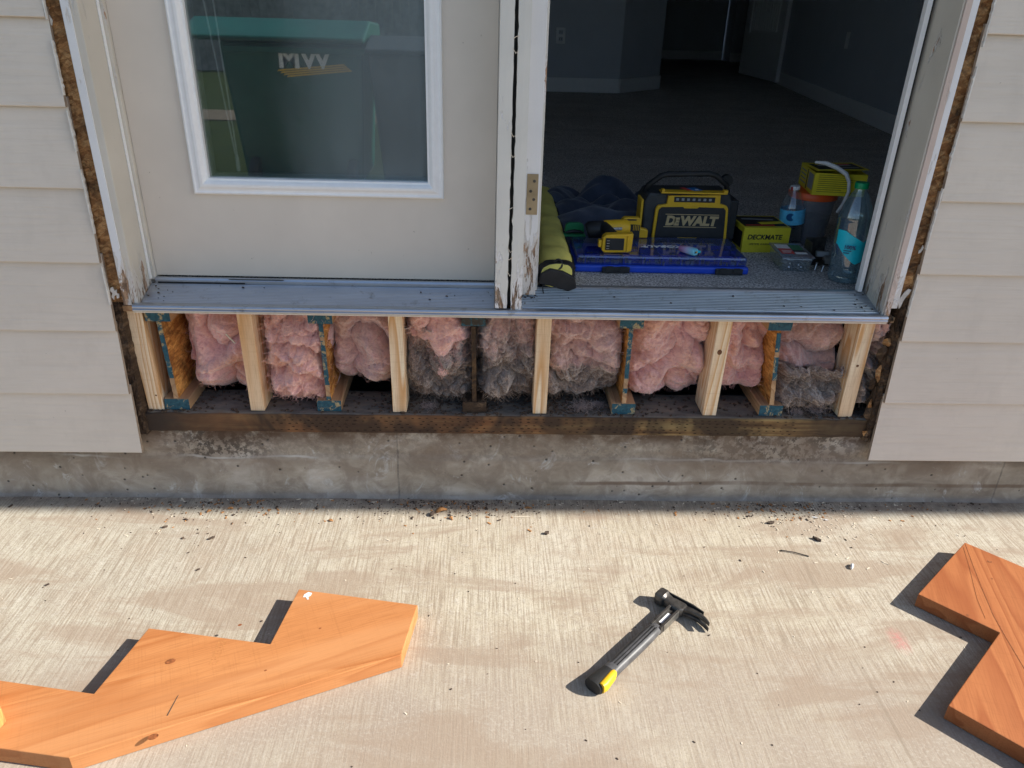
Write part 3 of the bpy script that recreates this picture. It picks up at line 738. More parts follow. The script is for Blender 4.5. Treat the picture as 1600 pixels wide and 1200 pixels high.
bm = B(); box(bm, gx0, gx0 + .009, .118, .135, gz0, gz1); box(bm, gx0 + .009, gx1, .118, .135, gz0, gz0 + .008); mesh('glass_spacer', bm, 'alu_dull', gl)
bx('dark_room_backing', 'dk_pl', DR, gx0 - .01, gx1 + .01, .152, .156, gz0 - .01, gz1)  # dark sheet standing in for the dim room behind the glass
bl = thing('blind_cord', 'thin pair of white blind cords with tassel behind the door glass', 'blind cord', (-.70, .14, .92))
bm = B(); tube(bm, [(-.728, .140, 1.33), (-.698, .140, .946)], .0021, 6); tube(bm, [(-.704, .140, 1.33), (-.694, .140, .946)], .0021, 6); mesh('cord', bm, 'white_pl', bl)
bm = B(); lathe(bm, [(0, .04), (.003, .04), (.0045, .034), (.005, .004), (.004, 0), (0, 0)], -.695, .140, .905, 16); mesh('tassel', bm, 'white_pl', bl, smooth=True)

wn = thing('added_window', 'added white framed window left of the door, out of view, letting daylight into the room', 'window', (-2.35, .08, 1.36))  # added, unseen window that brightens the room
bm = B(); box(bm, -2.98, -2.93, -.01, .11, 1.36, 2.62); box(bm, -1.77, -1.72, -.01, .11, 1.36, 2.62); box(bm, -2.93, -1.77, -.009, .109, 1.36, 1.41); box(bm, -2.93, -1.77, -.009, .109, 2.57, 2.62); mesh('added_window_frame', bm, 'vinyl', wn)
bx('added_window_pane', 'clearpane', wn, -2.93, -1.77, .05, .054, 1.41, 2.57)

# ================================================================== FRAMING IN THE OPENING
blocks = [(-.990, -.949, -.006, 'leftmost', 'against the dark rotten left edge'), (-.716, -.678, -.002, '', 'between two bulging pink batts, second from the left'),
          (-.330, -.2925, -.001, '', 'left of the orange drooping insulation'), (.055, .093, .001, '', 'under the open doorway beside mouldy dark insulation'),
          (.530, .568, .003, '', 'with a round knot at mid height'), (.9145, .954, .001, '', 'rightmost, with a small knot near its middle')]
for i, (xa, xb, tilt, w, where) in enumerate(blocks):
    o = thing('cripple_stud', 'pale fresh wooden stud under the sill, %s%s' % ((w + ' ' if w else ''), where), 'stud', ((xa + xb) / 2, .08, .28), group='new wooden studs propping the door sill')
    bm = B(); vs = box(bm, xa, xb, .043, .132, .281, .571)
    ob = mesh('stud_body', bm, 'fir', o, bev=.0012)
    for v in ob.data.vertices: v.co.x += tilt * (v.co.z - .28) / .29 * 1.5
    if i == 4:
        for r_, zz, xx in ((.0065, .475, .5495), ):
            bm = B(); lathe(bm, [(0, .0010), (r_ * .6, .0008), (r_, 0)], 0, 0, 0, 20, 1, 1.2)
            for v in bm.verts: v.co = Vector((xx + v.co.x, .0428 - v.co.z, zz + v.co.y))
            mesh('knot', bm, 'knot', ob)
    if i == 5:
        bm = B(); lathe(bm, [(0, .0010), (.0025, .0008), (.0038, 0)], 0, 0, 0, 16)
        for v in bm.verts: v.co = Vector((.934 + v.co.x, .0428 - v.co.z, .44 + v.co.y))
        mesh('knot', bm, 'knot', ob)
    if i == 0:
        bm = B(); lathe(bm, [(0, .0010), (.0018, .0008), (.0026, 0)], 0, 0, 0, 16)
        for v in bm.verts: v.co = Vector((-.963 + v.co.x, .0428 - v.co.z, .325 + v.co.y))
        mesh('knot', bm, 'knot', ob)

joists = [(-.913, -.008, 'with blue painted edge next to the leftmost stud', 0), (-.503, -.004, 'with blue spotted flange between pink batts', 0), (-.106, -.004, 'dark and rotten, with black decayed flange', 1),
          (.307, -.001, 'with half blue half bare web right of the mouldy batt', 0), (.722, -.016, 'with teal flange end and ragged web near the right end', 0)]
for i, (cx, tl, d, rot) in enumerate(joists):
    o = thing('floor_joist', 'wooden I-shaped floor joist ' + d, 'joist', (cx, .3, .28), group='floor joists ending above the foundation')
    fw = .0325; Y1 = 1.9; wb, wf, ep = ('web_rot', 'osb_rot', 'blue_dark') if rot else ('web', 'flange', 'blue')
    jx = lambda z: cx + tl * (z - .28) / .29 * 1.0
    bx('bottom_flange', wf, o, cx - fw, cx + fw, .0475, Y1, .2805, .313, bev=.001)
    bx('flange_end_paint', 'osb_rot' if rot else ep, o, cx - fw, cx + fw, .0455, .0472, .281, .3125)
    ct = cx + tl - (.004 if i == 4 else 0)
    bx('top_flange', wf, o, ct - fw, ct + fw, .0475, Y1, .538, .5715, bev=.001)
    bx('flange_end_paint', ep, o, ct - fw + .001, ct + fw - .001, .0455, .0472, .539, .571)
    bm = B(); prism(bm, [(cx - .0053, .313), (cx + .0053, .313), (ct + .0053, .538), (ct - .0053, .538)], .0505, Y1, 'Y'); mesh('web', bm, wb, o)
    # ragged painted front edge of the web in separate segments
    segs = [(.314, .375, 'flange'), (.375, .50, 'blue'), (.50, .537, 'blue_thin')] if i != 4 else [(.314, .39, 'flange'), (.39, .46, 'blue'), (.46, .475, 'flange'), (.475, .53, 'blue')]
    if i == 3: segs = [(.314, .345, 'flange'), (.345, .36, 'blue'), (.36, .39, 'flange'), (.39, .48, 'blue'), (.48, .50, 'blue_thin'), (.50, .537, 'blue')]
    if i == 1: segs = [(.314, .325, 'blue'), (.325, .36, 'flange'), (.36, .47, 'blue'), (.47, .49, 'blue_thin'), (.49, .50, 'flange'), (.50, .537, 'blue')]
    if rot: segs = [(.314, .537, 'web_rot')]
    for za, zb, mt in segs:
        bm = B(); n = 9; L = []; Rr = []
        for k in range(n + 1):
            z = za + (zb - za) * k / n; c_ = cx + (ct - cx) * (z - .313) / .225
            L.append((c_ - .0058 + .0016 * fb(z * 90, i, 1), z)); Rr.append((c_ + .0058 + .0016 * fb(z * 90, i, 5), z))
        prism(bm, L + Rr[::-1], .0478, .0503, 'Y'); mesh('web_edge', bm, mt, o)

# insulation batts
def batt(x0, x1, z0, z1, mat, label, seed, depth=.15, hang=None, fibre=1400, rough=1., low=None, fade=.0):
    o = thing('insulation_batt', label, 'insulation', ((x0 + x1) / 2, depth, z0), group='fibreglass batts between the joists')
    bm = B(); nx, nz = 130, 130; g = []; pts = []
    for j in range(nz + 1):
        v = j / nz; row = []
        for i in range(nx + 1):
            u = i / nx
            x = x0 + (x1 - x0) * u; z = z0 + (z1 - z0) * v
            wx = .035 * fb(x * 6 + seed, 1, z * 6, 3); wz = .035 * fb(x * 6 + seed, 9, z * 6, 3)
            p = abs(MN.noise(Vector(((x + wx) * 9 + seed * 3, seed, (z + wz) * 11)))) ** .75
            q = abs(MN.noise(Vector(((x + wx) * 24, seed + 4, (z + wz) * 26)))) ** .8
            f_ = fb(x * 80, seed, z * 80, 4)
            bul = (max(0, 1 - abs(2 * u - 1) ** 7) ** .5) * (max(0, 1 - (abs(2 * v - 1) ** 5 if v < .5 else .0)) ** .5)
            if hang: 
                e = hang(u, v); bul *= e
            yy = depth + .11 * (1 - bul) - (.100 * p + .024 * q * rough + .0056 * f_ * rough) * (.3 + .7 * bul)
            if low: z = z + low(u) * (1 - v) ** 1.5
            sh = .010 * fb(z * 14, seed, u * 2) * (1 if abs(u - .5) > .42 else .3)
            co = Vector((x + sh + .3 * wx * (v), yy, z + .006 * fb(x * 20, seed, 3) * (1 - v)))
            row.append(bm.verts.new(co)); 
            if bul > .35: pts.append(co)
        g.append(row)
    for a, b in zip(g, g[1:]):
        for i in range(nx): bm.faces.new((a[i], a[i + 1], b[i + 1], b[i]))
    mesh('batt_body', bm, mat, o, smooth=True, sharp=180)
    bm = B(); rnd = random.Random(seed * 13 + 1)
    for k in range(int(fibre * .45)):
        p = rnd.choice(pts).copy(); p.y += .001
        a = rnd.uniform(0, 6.28); L = rnd.uniform(.006, .02) * (.6 + .4 * rough); w = rnd.uniform(.00018, .0004)
        d = Vector((math.cos(a), -rnd.uniform(.05, .5), math.sin(a) * .8)).normalized(); cv = rnd.uniform(-1, 1) * 1.6
        prev = None
        for s in range(5):
            t_ = s / 4; dd = Matrix.Rotation(cv * t_, 3, 'Y') @ d; q = p + dd * L * t_; q.y -= .003 * math.sin(t_ * 3.1)
            sd = dd.cross(Vector((0, 1, 0))).normalized() * w
            c1, c2 = bm.verts.new(q + sd), bm.verts.new(q - sd)
            if prev: bm.faces.new((prev[0], prev[1], c2, c1))
            prev = (c1, c2)
    mesh('loose_fibres', bm, mat, o, kind='stuff')
    return o
batt(-.905, -.668, .288, .585, 'ins0', 'smooth pink insulation batt with a wood sliver on it, behind the second stud from left', 1, .150)
batt(-.672, -.500, .280, .585, 'ins0', 'curly shredded pink insulation clump bulging left of the blue spotted joist', 2, .105, rough=2.0, fibre=4500)
batt(-.505, -.292, .330, .585, 'ins1', 'pink grey insulation batt with open gap beneath it, left of the third stud', 3, .150, low=lambda u: -.015 * u)
batt(-.295, -.10, .36, .60, 'ins0', 'bright orange pink insulation tongue drooping under the sill', 4, .090, hang=lambda u, v: 1 if v > .55 else max(0, 1 - (abs(u - .52) * 2.2) ** 2 * (1 + (0.55 - v) * 6)))
batt(-.30, -.10, .282, .52, 'ins3', 'dark mouldy shredded insulation heap below the orange tongue', 5, .135, rough=2.5, fibre=5000)
batt(-.10, .070, .292, .585, 'ins3', 'grey black mouldy insulation between the rotten joist and the fourth stud', 6, .120, rough=2.2, fibre=5000)
batt(.07, .305, .292, .585, 'ins4', 'insulation batt pink on top and sooty grey below, right of the fourth stud', 7, .125, rough=1.6, fibre=4500)
batt(.308, .550, .294, .585, 'ins0', 'clean rounded pink insulation batt left of the knotty stud', 8, .140)
batt(.550, .722, .288, .585, 'ins0', 'narrow mauve pink insulation batt right of the knotty stud', 9, .150, low=lambda u: -.0 + .03 * u)
batt(.720, .93, .36, .585, 'ins1', 'pale brownish insulation batt left of the rightmost stud', 10, .160)
batt(.730, .93, .284, .42, 'ins3', 'ragged sooty insulation lump low beside the rightmost stud', 11, .120, rough=2.4, fibre=3500)
batt(.955, 1.035, .284, .585, 'ins3', 'dark brown insulation behind the rotten right corner', 12, .105, rough=1.8, fibre=900)
bm = B(); box(bm, -.002, .002, -.001, .001, -.017, .017); o = mesh('wood_sliver', bm, 'splinter'); o.location = (-.758, .088, .475); o.rotation_euler = (.1, R(-35), 0)
tag(o, 'pale wood sliver stuck on the leftmost pink batt', 'splinter')

# tufts of loose fluff on the plate
def tuft(x, y, z, r, label, seed, mat='tuft'):
    bm = B(); rnd = random.Random(seed)
    for k in range(300):
        a = rnd.uniform(0, 6.28); e = rnd.uniform(0, 1.4); p = Vector((rnd.gauss(0, r * .45), rnd.gauss(0, r * .35), abs(rnd.gauss(0, r * .25))))
        L = r * rnd.uniform(.3, .8); d = Vector((math.cos(a) * math.cos(e), math.sin(a) * math.cos(e), math.sin(e) * .6)); cv = rnd.uniform(-2, 2); prev = None
        for s in range(5):
            t_ = s / 4; dd = Matrix.Rotation(cv * t_, 3, 'Y') @ d; q = p + dd * L * t_; q.z = max(q.z, .0003); w = .0003
            sd = dd.cross(Vector((.3, 1, .2))).normalized() * w
            c1, c2 = bm.verts.new(q + sd), bm.verts.new(q - sd)
            if prev: bm.faces.new((prev[0], prev[1], c2, c1))
            prev = (c1, c2)
    o = mesh('insulation_tuft', bm, mat); o.location = (x, y, z); tag(o, label, 'insulation tuft', 'loose tufts of insulation on the sill plate')
tuft(.195, .07, .281, .035, 'grey fluffy tuft fallen on the plate under the half sooty batt', 21)
tuft(.24, .09, .281, .02, 'small fluff ball just left of the joist with half bare web', 22)
tuft(-.235, .07, .281, .022, 'pale tuft against the foot of the third stud', 23)
tuft(.86, .075, .281, .035, 'torn grey tuft on the plate near the rightmost stud', 24)
tuft(.80, .06, .281, .02, 'thin stringy tuft right of the teal joist end', 25)
bm = B(); rnd = random.Random(5)
for i in range(1500):
    x = rnd.uniform(-.98, .99); 
    if rnd.random() < .6: x = rnd.choice((rnd.gauss(-.15, .1), rnd.gauss(.15, .08), rnd.gauss(.9, .07), rnd.gauss(-.95, .04)))
    if abs(x) > 1.0: continue
    y = rnd.uniform(.033, .16); s = rnd.uniform(.0006, .0030)
    box(bm, x - s * rnd.uniform(1, 3), x + s * 1.5, y - s, y + s, .2800, .2805 + s, rot=RZ(rnd.random() * 3))
mesh('plate_debris', bm, 'bark', kind='stuff')

# ================================================================== THINGS ON THE PATIO
def stringer(name, poly, mat, label, z0=.0015, th=.038):
    o = thing(name, label, 'stair stringer', (sum(p[0] for p in poly) / len(poly), sum(p[1] for p in poly) / len(poly), 0))
    bm = B(); prism(bm, poly, z0, z0 + th); b_ = mesh('board', bm, mat, o, bev=.0018); return o, b_
Lp = [(-.515, -.393), (-.229, -.446), (-0.2521, -0.5974), (-0.8351, -0.8438), (-0.9707, -0.8227), (-1.45, -0.7482), (-1.42, -.59), (-1.134, -.651), (-.856, -.698), (-.817, -.519), (-.539, -.566)]
so, sb = stringer('stair_stringer', Lp, 'cedar_l', 'orange notched cedar stair stringer lying at lower left with paint spot')
Rp = [(1.212, -.206), (1.31, -.306), (1.375, -.372), (1.31, -.62), (1.20, -.97), (1.10, -1.28), (.80, -1.12), (1.003, -.868), (.877, -.735), (1.108, -.533), (.982, -.406)]
so2, sb2 = stringer('stair_stringer', Rp, 'cedar_r', 'orange notched cedar stair stringer cut by the right picture edge, with long crack', z0=.0015)
ZT = .0397
def flatpoly(name, pts, mat, parent, z=ZT, th=.0006):
    bm = B(); prism(bm, pts, z, z + th); return mesh(name, bm, mat, parent)
flatpoly('paint_spot', [(-.498, -.412), (-.490, -.404), (-.481, -.407), (-.482, -.415), (-.487, -.420), (-.484, -.428), (-.488, -.429), (-.492, -.421), (-.499, -.421)], 'white_pl', sb)
def knot(parent, x, y, r, a, el=1.5, ring=True):
    bm = B(); pts = [(x + r * el * math.cos(t_) * math.cos(a) - r * math.sin(t_) * math.sin(a), y + r * el * math.cos(t_) * math.sin(a) + r * math.sin(t_) * math.cos(a)) for t_ in [i * math.pi / 9 for i in range(18)]]
    prism(bm, pts, ZT, ZT + .0003); mesh('knot', bm, 'cedar_knot', parent)
for (x, y, r, a) in ((-.735, -.615, .007, .4), (-.62, -.51, .003, .4), (-.70, -.80, .0065, .4), (-.44, -.52, .002, .4), (-.53, -.64, .002, .4)): knot(sb, x, y, r, a)
for (x, y, r, a) in ((1.232, -.285, .004, -.3), (1.065, -.478, .003, 1.2), (1.20, -.35, .002, 1.2)): knot(sb2, x, y, r, a)
flatpoly('pencil_mark', [(-.688, -.706), (-.6865, -.702), (-.690, -.752), (-.692, -.752)], 'pencil', sb)
# faint illegible mill stamp
bm = B()
for k in range(16):
    yy = -.56 - k * .0042
    for q in range(3):
        if random.random() < .75: prism(bm, [(-.652 + q * .0065, yy), (-.6475 + q * .0065, yy + .0003), (-.6475 + q * .0065, yy + .0011), (-.652 + q * .0065, yy + .001)], ZT, ZT + .0003)
mesh('mill_stamp', bm, 'cedar_end', sb, kind='stuff')
bm = B(); cr = [(1.2085, -.214), (1.180, -.30), (1.149, -.40), (1.127, -.475), (1.113, -.55), (1.095, -.66), (1.068, -.79), (1.03, -.93), (1.0, -1.04)]
prism(bm, [(x - .0007, y) for x, y in cr] + [(x + .0007, y) for x, y in cr[::-1]], ZT, ZT + .0003); mesh('crack', bm, 'cedar_knot', sb2)
bm = B(); cr = [(1.196, -.226), (1.165, -.31), (1.12, -.42), (1.10, -.49)]
prism(bm, [(x - .0004, y) for x, y in cr] + [(x + .0004, y) for x, y in cr[::-1]], ZT, ZT + .0003); mesh('crack', bm, 'cedar_knot', sb2)
# short offcut at lower left, resting on the stringer
bm = B(); prism(bm, [(-1.12, -.70), (-1.035, -.715), (-.990, -.765), (-.995, -.80), (-1.05, -.90), (-1.2, -.90)], .0405, .0785)
o = mesh('wood_offcut', bm, 'cedar_end', bev=.002); tag(o, 'short yellow wood offcut lying on the left stringer at the picture edge', 'wood offcut')

# hammer: local x along handle towards head, lying on its side
H0 = Vector((.160, -.664)); H1 = Vector((.392, -.424)); ha = math.atan2(H1.y - H0.y, H1.x - H0.x); HLn = (H1 - H0).length
hm = thing('hammer', 'black rubber gripped framing hammer with yellow butt lying on the sunny concrete', 'hammer', (H0.x, H0.y, 0), ha)
def secs(bm, ss, n=12, pw=2.6, wf=1.0):
    rings = []
    ss = [(x, y * wf, z, hw * wf, hh) for (x, y, z, hw, hh) in ss]
    for (x, y, z, hw, hh) in ss:
        rr = []
        for k in range(n):
            a = 2 * math.pi * k / n; c_, s_ = math.cos(a), math.sin(a)
            rr.append(bm.verts.new((x, y + hw * math.copysign(abs(c_) ** (2 / pw), c_), z + hh * math.copysign(abs(s_) ** (2 / pw), s_))))
        rings.append(rr)
    for a, b in zip(rings, rings[1:]):
        for k in range(n): bm.faces.new((a[k], a[(k + 1) % n], b[(k + 1) % n], b[k]))
    bm.faces.new(rings[0]); bm.faces.new(rings[-1])
zc = .017
bm = B(); secs(bm, [(.052, 0, zc, .0165, .0145), (.075, 0, zc, .0150, .0135), (.12, 0, zc, .0158, .0138), (.165, 0, zc, .0160, .0135), (.20, 0, zc, .0155, .0128), (.232, 0, zc, .0142, .0115), (.238, 0, zc, .012, .010)], 16, wf=1.08)
gp = mesh('grip', bm, 'rubber_grey', hm, smooth=True, local=True, sharp=50)
for yy in (-.007, 0.0, .007):
    bm = B(); box(bm, .07, .225, yy - .0006, yy + .0006, .0288, .0318); mesh('grip_ridge', bm, 'rubber', gp)
bm = B(); secs(bm, [(-.004, .003, zc, .0185, .0155), (.0, .002, zc, .0200, .0165), (.010, .002, zc, .0195, .016), (.03, .001, zc, .0185, .015), (.0515, 0, zc, .0168, .0147)], 16, wf=1.08)
mesh('grip_butt', bm, 'rubber', hm, smooth=True, local=True, sharp=50)
bm = B(); secs(bm, [(.002, -.014, zc + .0045, .0075, .0135), (.012, -.0145, zc + .0045, .0095, .0135), (.048, -.011, zc + .004, .008, .0125), (.055, -.010, zc + .0035, .006, .010)], 14, wf=1.08)
mesh('yellow_butt_panel', bm, 'yellow', hm, smooth=True, local=True, sharp=60)
bm = B(); box(bm, .230, .312, -.0150, -.0085, .007, .028, bev=.001); box(bm, .230, .312, .0075, .0140, .007, .028, bev=.001); box(bm, .230, .314, -.0090, .008, .0125, .0205)
mesh('steel_neck', bm, 'steel_dark', hm, local=True)
bx('neck_label', 'print_white', hm, .252, .292, -.0045, .0040, .0207, .0211, local=True)
bx('neck_plate', 'steel', hm, .243, .307, -.0165, -.0151, .009, .029, bev=.0005, local=True)
# head runs along local y (claw to -y, poll to +y)
bm = B()
def sy(ss, n=12, pw=3.2):
    rings = []
    for (y, x, z, hw, hh) in ss:
        rings.append([bm.verts.new((x + hw * math.copysign(abs(math.cos(a)) ** (2 / pw), math.cos(a)), y, z + hh * math.copysign(abs(math.sin(a)) ** (2 / pw), math.sin(a)))) for a in [2 * math.pi * k / n for k in range(n)]])
    for a, b in zip(rings, rings[1:]):
        for k in range(n): bm.faces.new((a[k], a[(k + 1) % n], b[(k + 1) % n], b[k]))
    bm.faces.new(rings[0]); bm.faces.new(rings[-1])
sy([(.056, .330, zc + .002, .016, .016), (.053, .330, zc + .002, .018, .018), (.036, .330, zc + .002, .018, .018), (.030, .330, zc + .002, .0135, .0135), (.018, .327, zc + .002, .0125, .012), (.012, .326, zc, .017, .014), (-.014, .326, zc, .0175, .014), (-.020, .328, zc, .0125, .0125)], 16, 4)
mesh('head', bm, 'steel_dark', hm, smooth=True, local=True, sharp=30)
bx('strike_face', 'steel', hm, .315, .345, .0555, .0572, .0045, .0335, bev=.002, local=True)
for s, zz in ((1, zc + .0065), (-1, zc - .0065)):
    bm = B(); sy([(-.018, .3305, zc + .0045 * s, .0105, .0058), (-.035, .334, zz, .0085, .0056), (-.055, .334, zz + .0008 * s, .0062, .0058), (-.074, .329, zz + .0015 * s, .004, .0058), (-.088, .322, zz + .002 * s, .0017, .0052)], 12, 3.5)
    mesh('claw', bm, 'steel_dark', hm, smooth=True, local=True, sharp=40)
bm = B(); prism(bm, [(.3405, .034), (.3435, .034), (.3460, -.03), (.3420, -.062), (.3400, -.062), (.3425, -.03)], zc + .001, zc + .0165); mesh('top_rib', bm, 'rubber', hm, local=True)

# debris: individual bigger bits
def chip(name, x, y, L, w, a, mat, label, cat, th=.002, group='bits of debris on the patio', curl=0, z=0.):
    bm = B(); n = 7; rnd = random.Random(int(x * 1e4) + 3); g = []
    for i in range(n + 1):
        u = i / n; ww = w * (math.sin(math.pi * min(.97, max(.04, u))) ** .6) * rnd.uniform(.7, 1.1)
        zz = curl * math.sin(math.pi * u)
        g.append([bm.verts.new(((u - .5) * L, s * ww / 2, zz + h + rnd.uniform(0, .3) * th)) for s, h in ((-1, 0.0003), (0, curl * .3 + .0003), (1, 0.0003), (1, th), (0, th * 1.2 + curl * .3), (-1, th))])
    for p, q in zip(g, g[1:]):
        for k in range(6): bm.faces.new((p[k], p[(k + 1) % 6], q[(k + 1) % 6], q[k]))
    bm.faces.new(g[0]); bm.faces.new(g[-1])
    o = mesh(name, bm, mat); o.location = (x, y, z); o.rotation_euler = (0, 0, a); tag(o, label, cat, group); return o
chip('dead_leaf', -.197, -.028, .034, .022, .4, 'leaf', 'largest curled brown leaf at the shadow edge, centre left', 'leaf', curl=.008)
chip('bark_chip', -.222, -.045, .020, .012, 1.1, 'bark', 'dark bark lump beside the largest brown leaf', 'bark chip', .007)
chip('dead_leaf', -.168, -.062, .014, .010, 2.1, 'leaf', 'small crumpled leaf just below the largest brown leaf', 'leaf', curl=.004)
chip('dead_leaf', -.79, -.022, .016, .009, .1, 'leaf', 'orange leaf flake at the shadow edge on the left', 'leaf', curl=.003)
chip('dead_leaf', -.845, -.036, .014, .010, .9, 'leaf', 'tan leaf flake left of the orange leaf flake', 'leaf', curl=.003)
chip('dead_leaf', -.50, -.075, .014, .010, -.3, 'leaf', 'round reddish leaf alone on pale concrete left of centre', 'leaf', curl=.002)
chip('dead_leaf', .05, -.012, .022, .008, .0, 'leaf', 'flat brown leaf near the shadow edge right of centre', 'leaf', curl=.003)
chip('wood_splinter', .03, -.052, .058, .004, .06, 'splinter', 'long pale wood splinter just below the shadow edge', 'splinter', .0015)
chip('bark_chip', .096, -.128, .014, .010, .5, 'bark', 'dark angular crumb right of the long pale splinter', 'bark chip', .006)
chip('bark_chip', .838, -.150, .024, .008, -.8, 'bark', 'dark elongated chip above the bent nail', 'bark chip', .006)
chip('bark_chip', .735, -.075, .022, .012, .2, 'bark', 'dark crumb pile bit at the base of the wall on the right', 'bark chip', .004)
chip('bark_chip', -.94, -.108, .015, .007, .5, 'bark', 'small dark seed-like chip far left', 'bark chip', .004)
chip('bark_chip', -.80, -.155, .018, .008, .7, 'bark', 'dark pointed chip on the left concrete', 'bark chip', .004)
chip('bark_chip', -.875, -.155, .008, .007, 1.4, 'bark', 'tiny brown chip left of the dark pointed chip', 'bark chip', .003)
chip('plaster_flake', .888, -.262, .022, .010, 1.1, 'white_pl', 'white folded paint flake above the right stringer corner', 'paint flake', .004, curl=.004)
chip('plaster_flake', .873, -.046, .016, .005, -.2, 'white_pl', 'white paint flake near the wall on the right', 'paint flake', .001)
chip('plaster_flake', .90, -.058, .014, .004, -.3, 'white_pl', 'second white paint flake near the wall, slightly lower', 'paint flake', .001)
chip('wood_splinter', .985, -.245, .018, .003, -.8, 'splinter', 'pale splinter between the white flake and the right stringer', 'splinter', .001)
bm = B(); tube(bm, [(.722, -.197, .003), (.755, -.206, .0035), (.79, -.2205, .002)], .0014, 8); lathe(bm, [(0, 0), (.003, 0), (.003, .001), (0, .001)], .7215, -.197, .0, 10)
o = mesh('nail', bm, 'steel_dark'); tag(o, 'thin dark nail lying on the concrete right of centre', 'nail')
bm = B(); rnd = random.Random(11)
for i in range(950):
    m = rnd.random()
    if m < .34: x, y = rnd.gauss(-.15, .14), -abs(rnd.gauss(0, .045)) + .025
    elif m < .54: x, y = rnd.gauss(.78, .1), -abs(rnd.gauss(0, .06)) + .02
    elif m < .68: x, y = rnd.gauss(-.82, .12), -abs(rnd.gauss(0, .07)) + .02
    elif m < .90: x, y = rnd.uniform(-1.4, 1.4), rnd.uniform(-.02, .028)
    else: x, y = rnd.uniform(-1.4, 1.4), rnd.uniform(-.9, 0)
    s = rnd.uniform(.0004, .0013) * (1 if rnd.random() < .93 else 2.0); q = rnd.uniform(1, 2.6)
    box(bm, x - s * q, x + s * q, y - s, y + s, .0002, .0004 + s * 1.1, rot=RZ(rnd.random() * 3))
mesh('patio_crumbs', bm, 'bark', kind='stuff')
bm = B()
for i in range(200):
    x, y = rnd.choice((rnd.gauss(-.15, .13), rnd.gauss(-.8, .12), rnd.gauss(.8, .1), rnd.uniform(-1.3, 1.3))), .02 - abs(rnd.gauss(0, .05))
    s = rnd.uniform(.0007, .0022); q = rnd.uniform(1, 3)
    box(bm, x - s * q, x + s * q, y - s, y + s, .0002, .0004 + s * .7, rot=RZ(rnd.random() * 3))
mesh('leaf_crumbs', bm, 'leaf', kind='stuff')
bm = B()
for i in range(330):
    x, y = (rnd.gauss(.88, .12), -abs(rnd.gauss(0, .1))) if i % 3 == 0 else ((rnd.uniform(-1.3, 1.3), rnd.uniform(-.8, 0)) if i % 3 == 1 and i < 160 else (rnd.uniform(-1.2, 1.2), .03 - abs(rnd.gauss(0, .05))))
    s = rnd.uniform(.0006, .0016); q = rnd.uniform(1, 4)
    box(bm, x - s * q, x + s * q, y - s, y + s, .0002, .0003 + s * .7, rot=RZ(rnd.random() * 3))
mesh('pale_crumbs', bm, 'splinter', kind='stuff')

# ================================================================== THINGS IN THE DOORWAY
# bag
bg_ = thing('tool_roll_bag', 'long lime green canvas bag with black zip end lying over the threshold', 'bag', (.105, .5, FZ))
bm = B(); n = 44; rings = []
for i in range(n + 1):
    v = i / n; y = .082 + .95 * v
    cx = .104 + .022 * v; hw = .050 * (1 - .30 * v) + .0015 * fb(v * 14, 1, 1); hh = .034 * (1 - .15 * v) + .003 * fb(v * 11, 3, 3); zc_ = .637 + hh + (-.006 if y > .12 else -.003)
    if i == 0: hw *= .85; hh *= .8
    ring = []
    for k in range(28):
        a = 2 * math.pi * k / 28; c_, s_ = math.cos(a), math.sin(a)
        w = .0018 * fb(k * .5, v * 20, 2)
        yy = y + (.022 * (c_ * .5 + .5) if i < 6 else 0) * (1 - i / 6 if i < 6 else 0)
        ring.append(bm.verts.new((cx + (hw + w) * math.copysign(abs(c_) ** .8, c_), yy - .02 * max(0, -s_) * (i < 3), zc_ + (hh + w) * math.copysign(abs(s_) ** .8, s_))))
    rings.append(ring)
for a, b in zip(rings, rings[1:]):
    for k in range(28): bm.faces.new((a[k], a[(k + 1) % 28], b[(k + 1) % 28], b[k]))
bm.faces.new(rings[0]); bm.faces.new(rings[-1])
ends = [[v.co.copy() for v in r] for r in rings[:4]]; seam = [rings[i][1].co.copy() for i in range(0, n + 1)]
mesh('canvas_body', bm, 'bag', bg_, smooth=True, sharp=70)
bm = B(); tube(bm, [p + Vector((.0015, 0, .0)) for p in seam], .0035, 8); mesh('edge_piping', bm, 'bagtrim', bg_, smooth=True)
bm = B(); bands = []
for q, f_ in ((0, .99), (0, 1.05), (1, 1.06), (2, 1.05), (2, 1.0)):
    cc = sum(ends[q], Vector()) / 28; bands.append([bm.verts.new(cc + (p - cc) * f_) for p in ends[q]])
for a, b in zip(bands, bands[1:]):
    for k in range(28): bm.faces.new((a[k], a[(k + 1) % 28], b[(k + 1) % 28], b[k]))
mesh('zip_rim', bm, 'bagtrim', bg_, smooth=True)
bm = B(); prism(bm, [(.056, .650), (.062, .676), (.085, .690), (.118, .684), (.150, .668), (.157, .640), (.135, .630), (.09, .644)], .068, .0815, 'Y'); mesh('end_flap', bm, 'bagtrim', bg_, bev=.003)
bm = B(); tube(bm, [(.108 + .010 * math.cos(a), .098 + .006 * math.sin(a), .694 + .011 * math.sin(a)) for a in [i * math.pi / 8 for i in range(17)]], .0028, 8); mesh('grommet_ring', bm, 'bagtrim', bg_, smooth=True)
bm = B(); tube(bm, [(.070, .073, .650), (.068, .070, .638), (.071, .069, .624)], .0016, 6); mesh('zip_pull', bm, 'bagtrim', bg_)

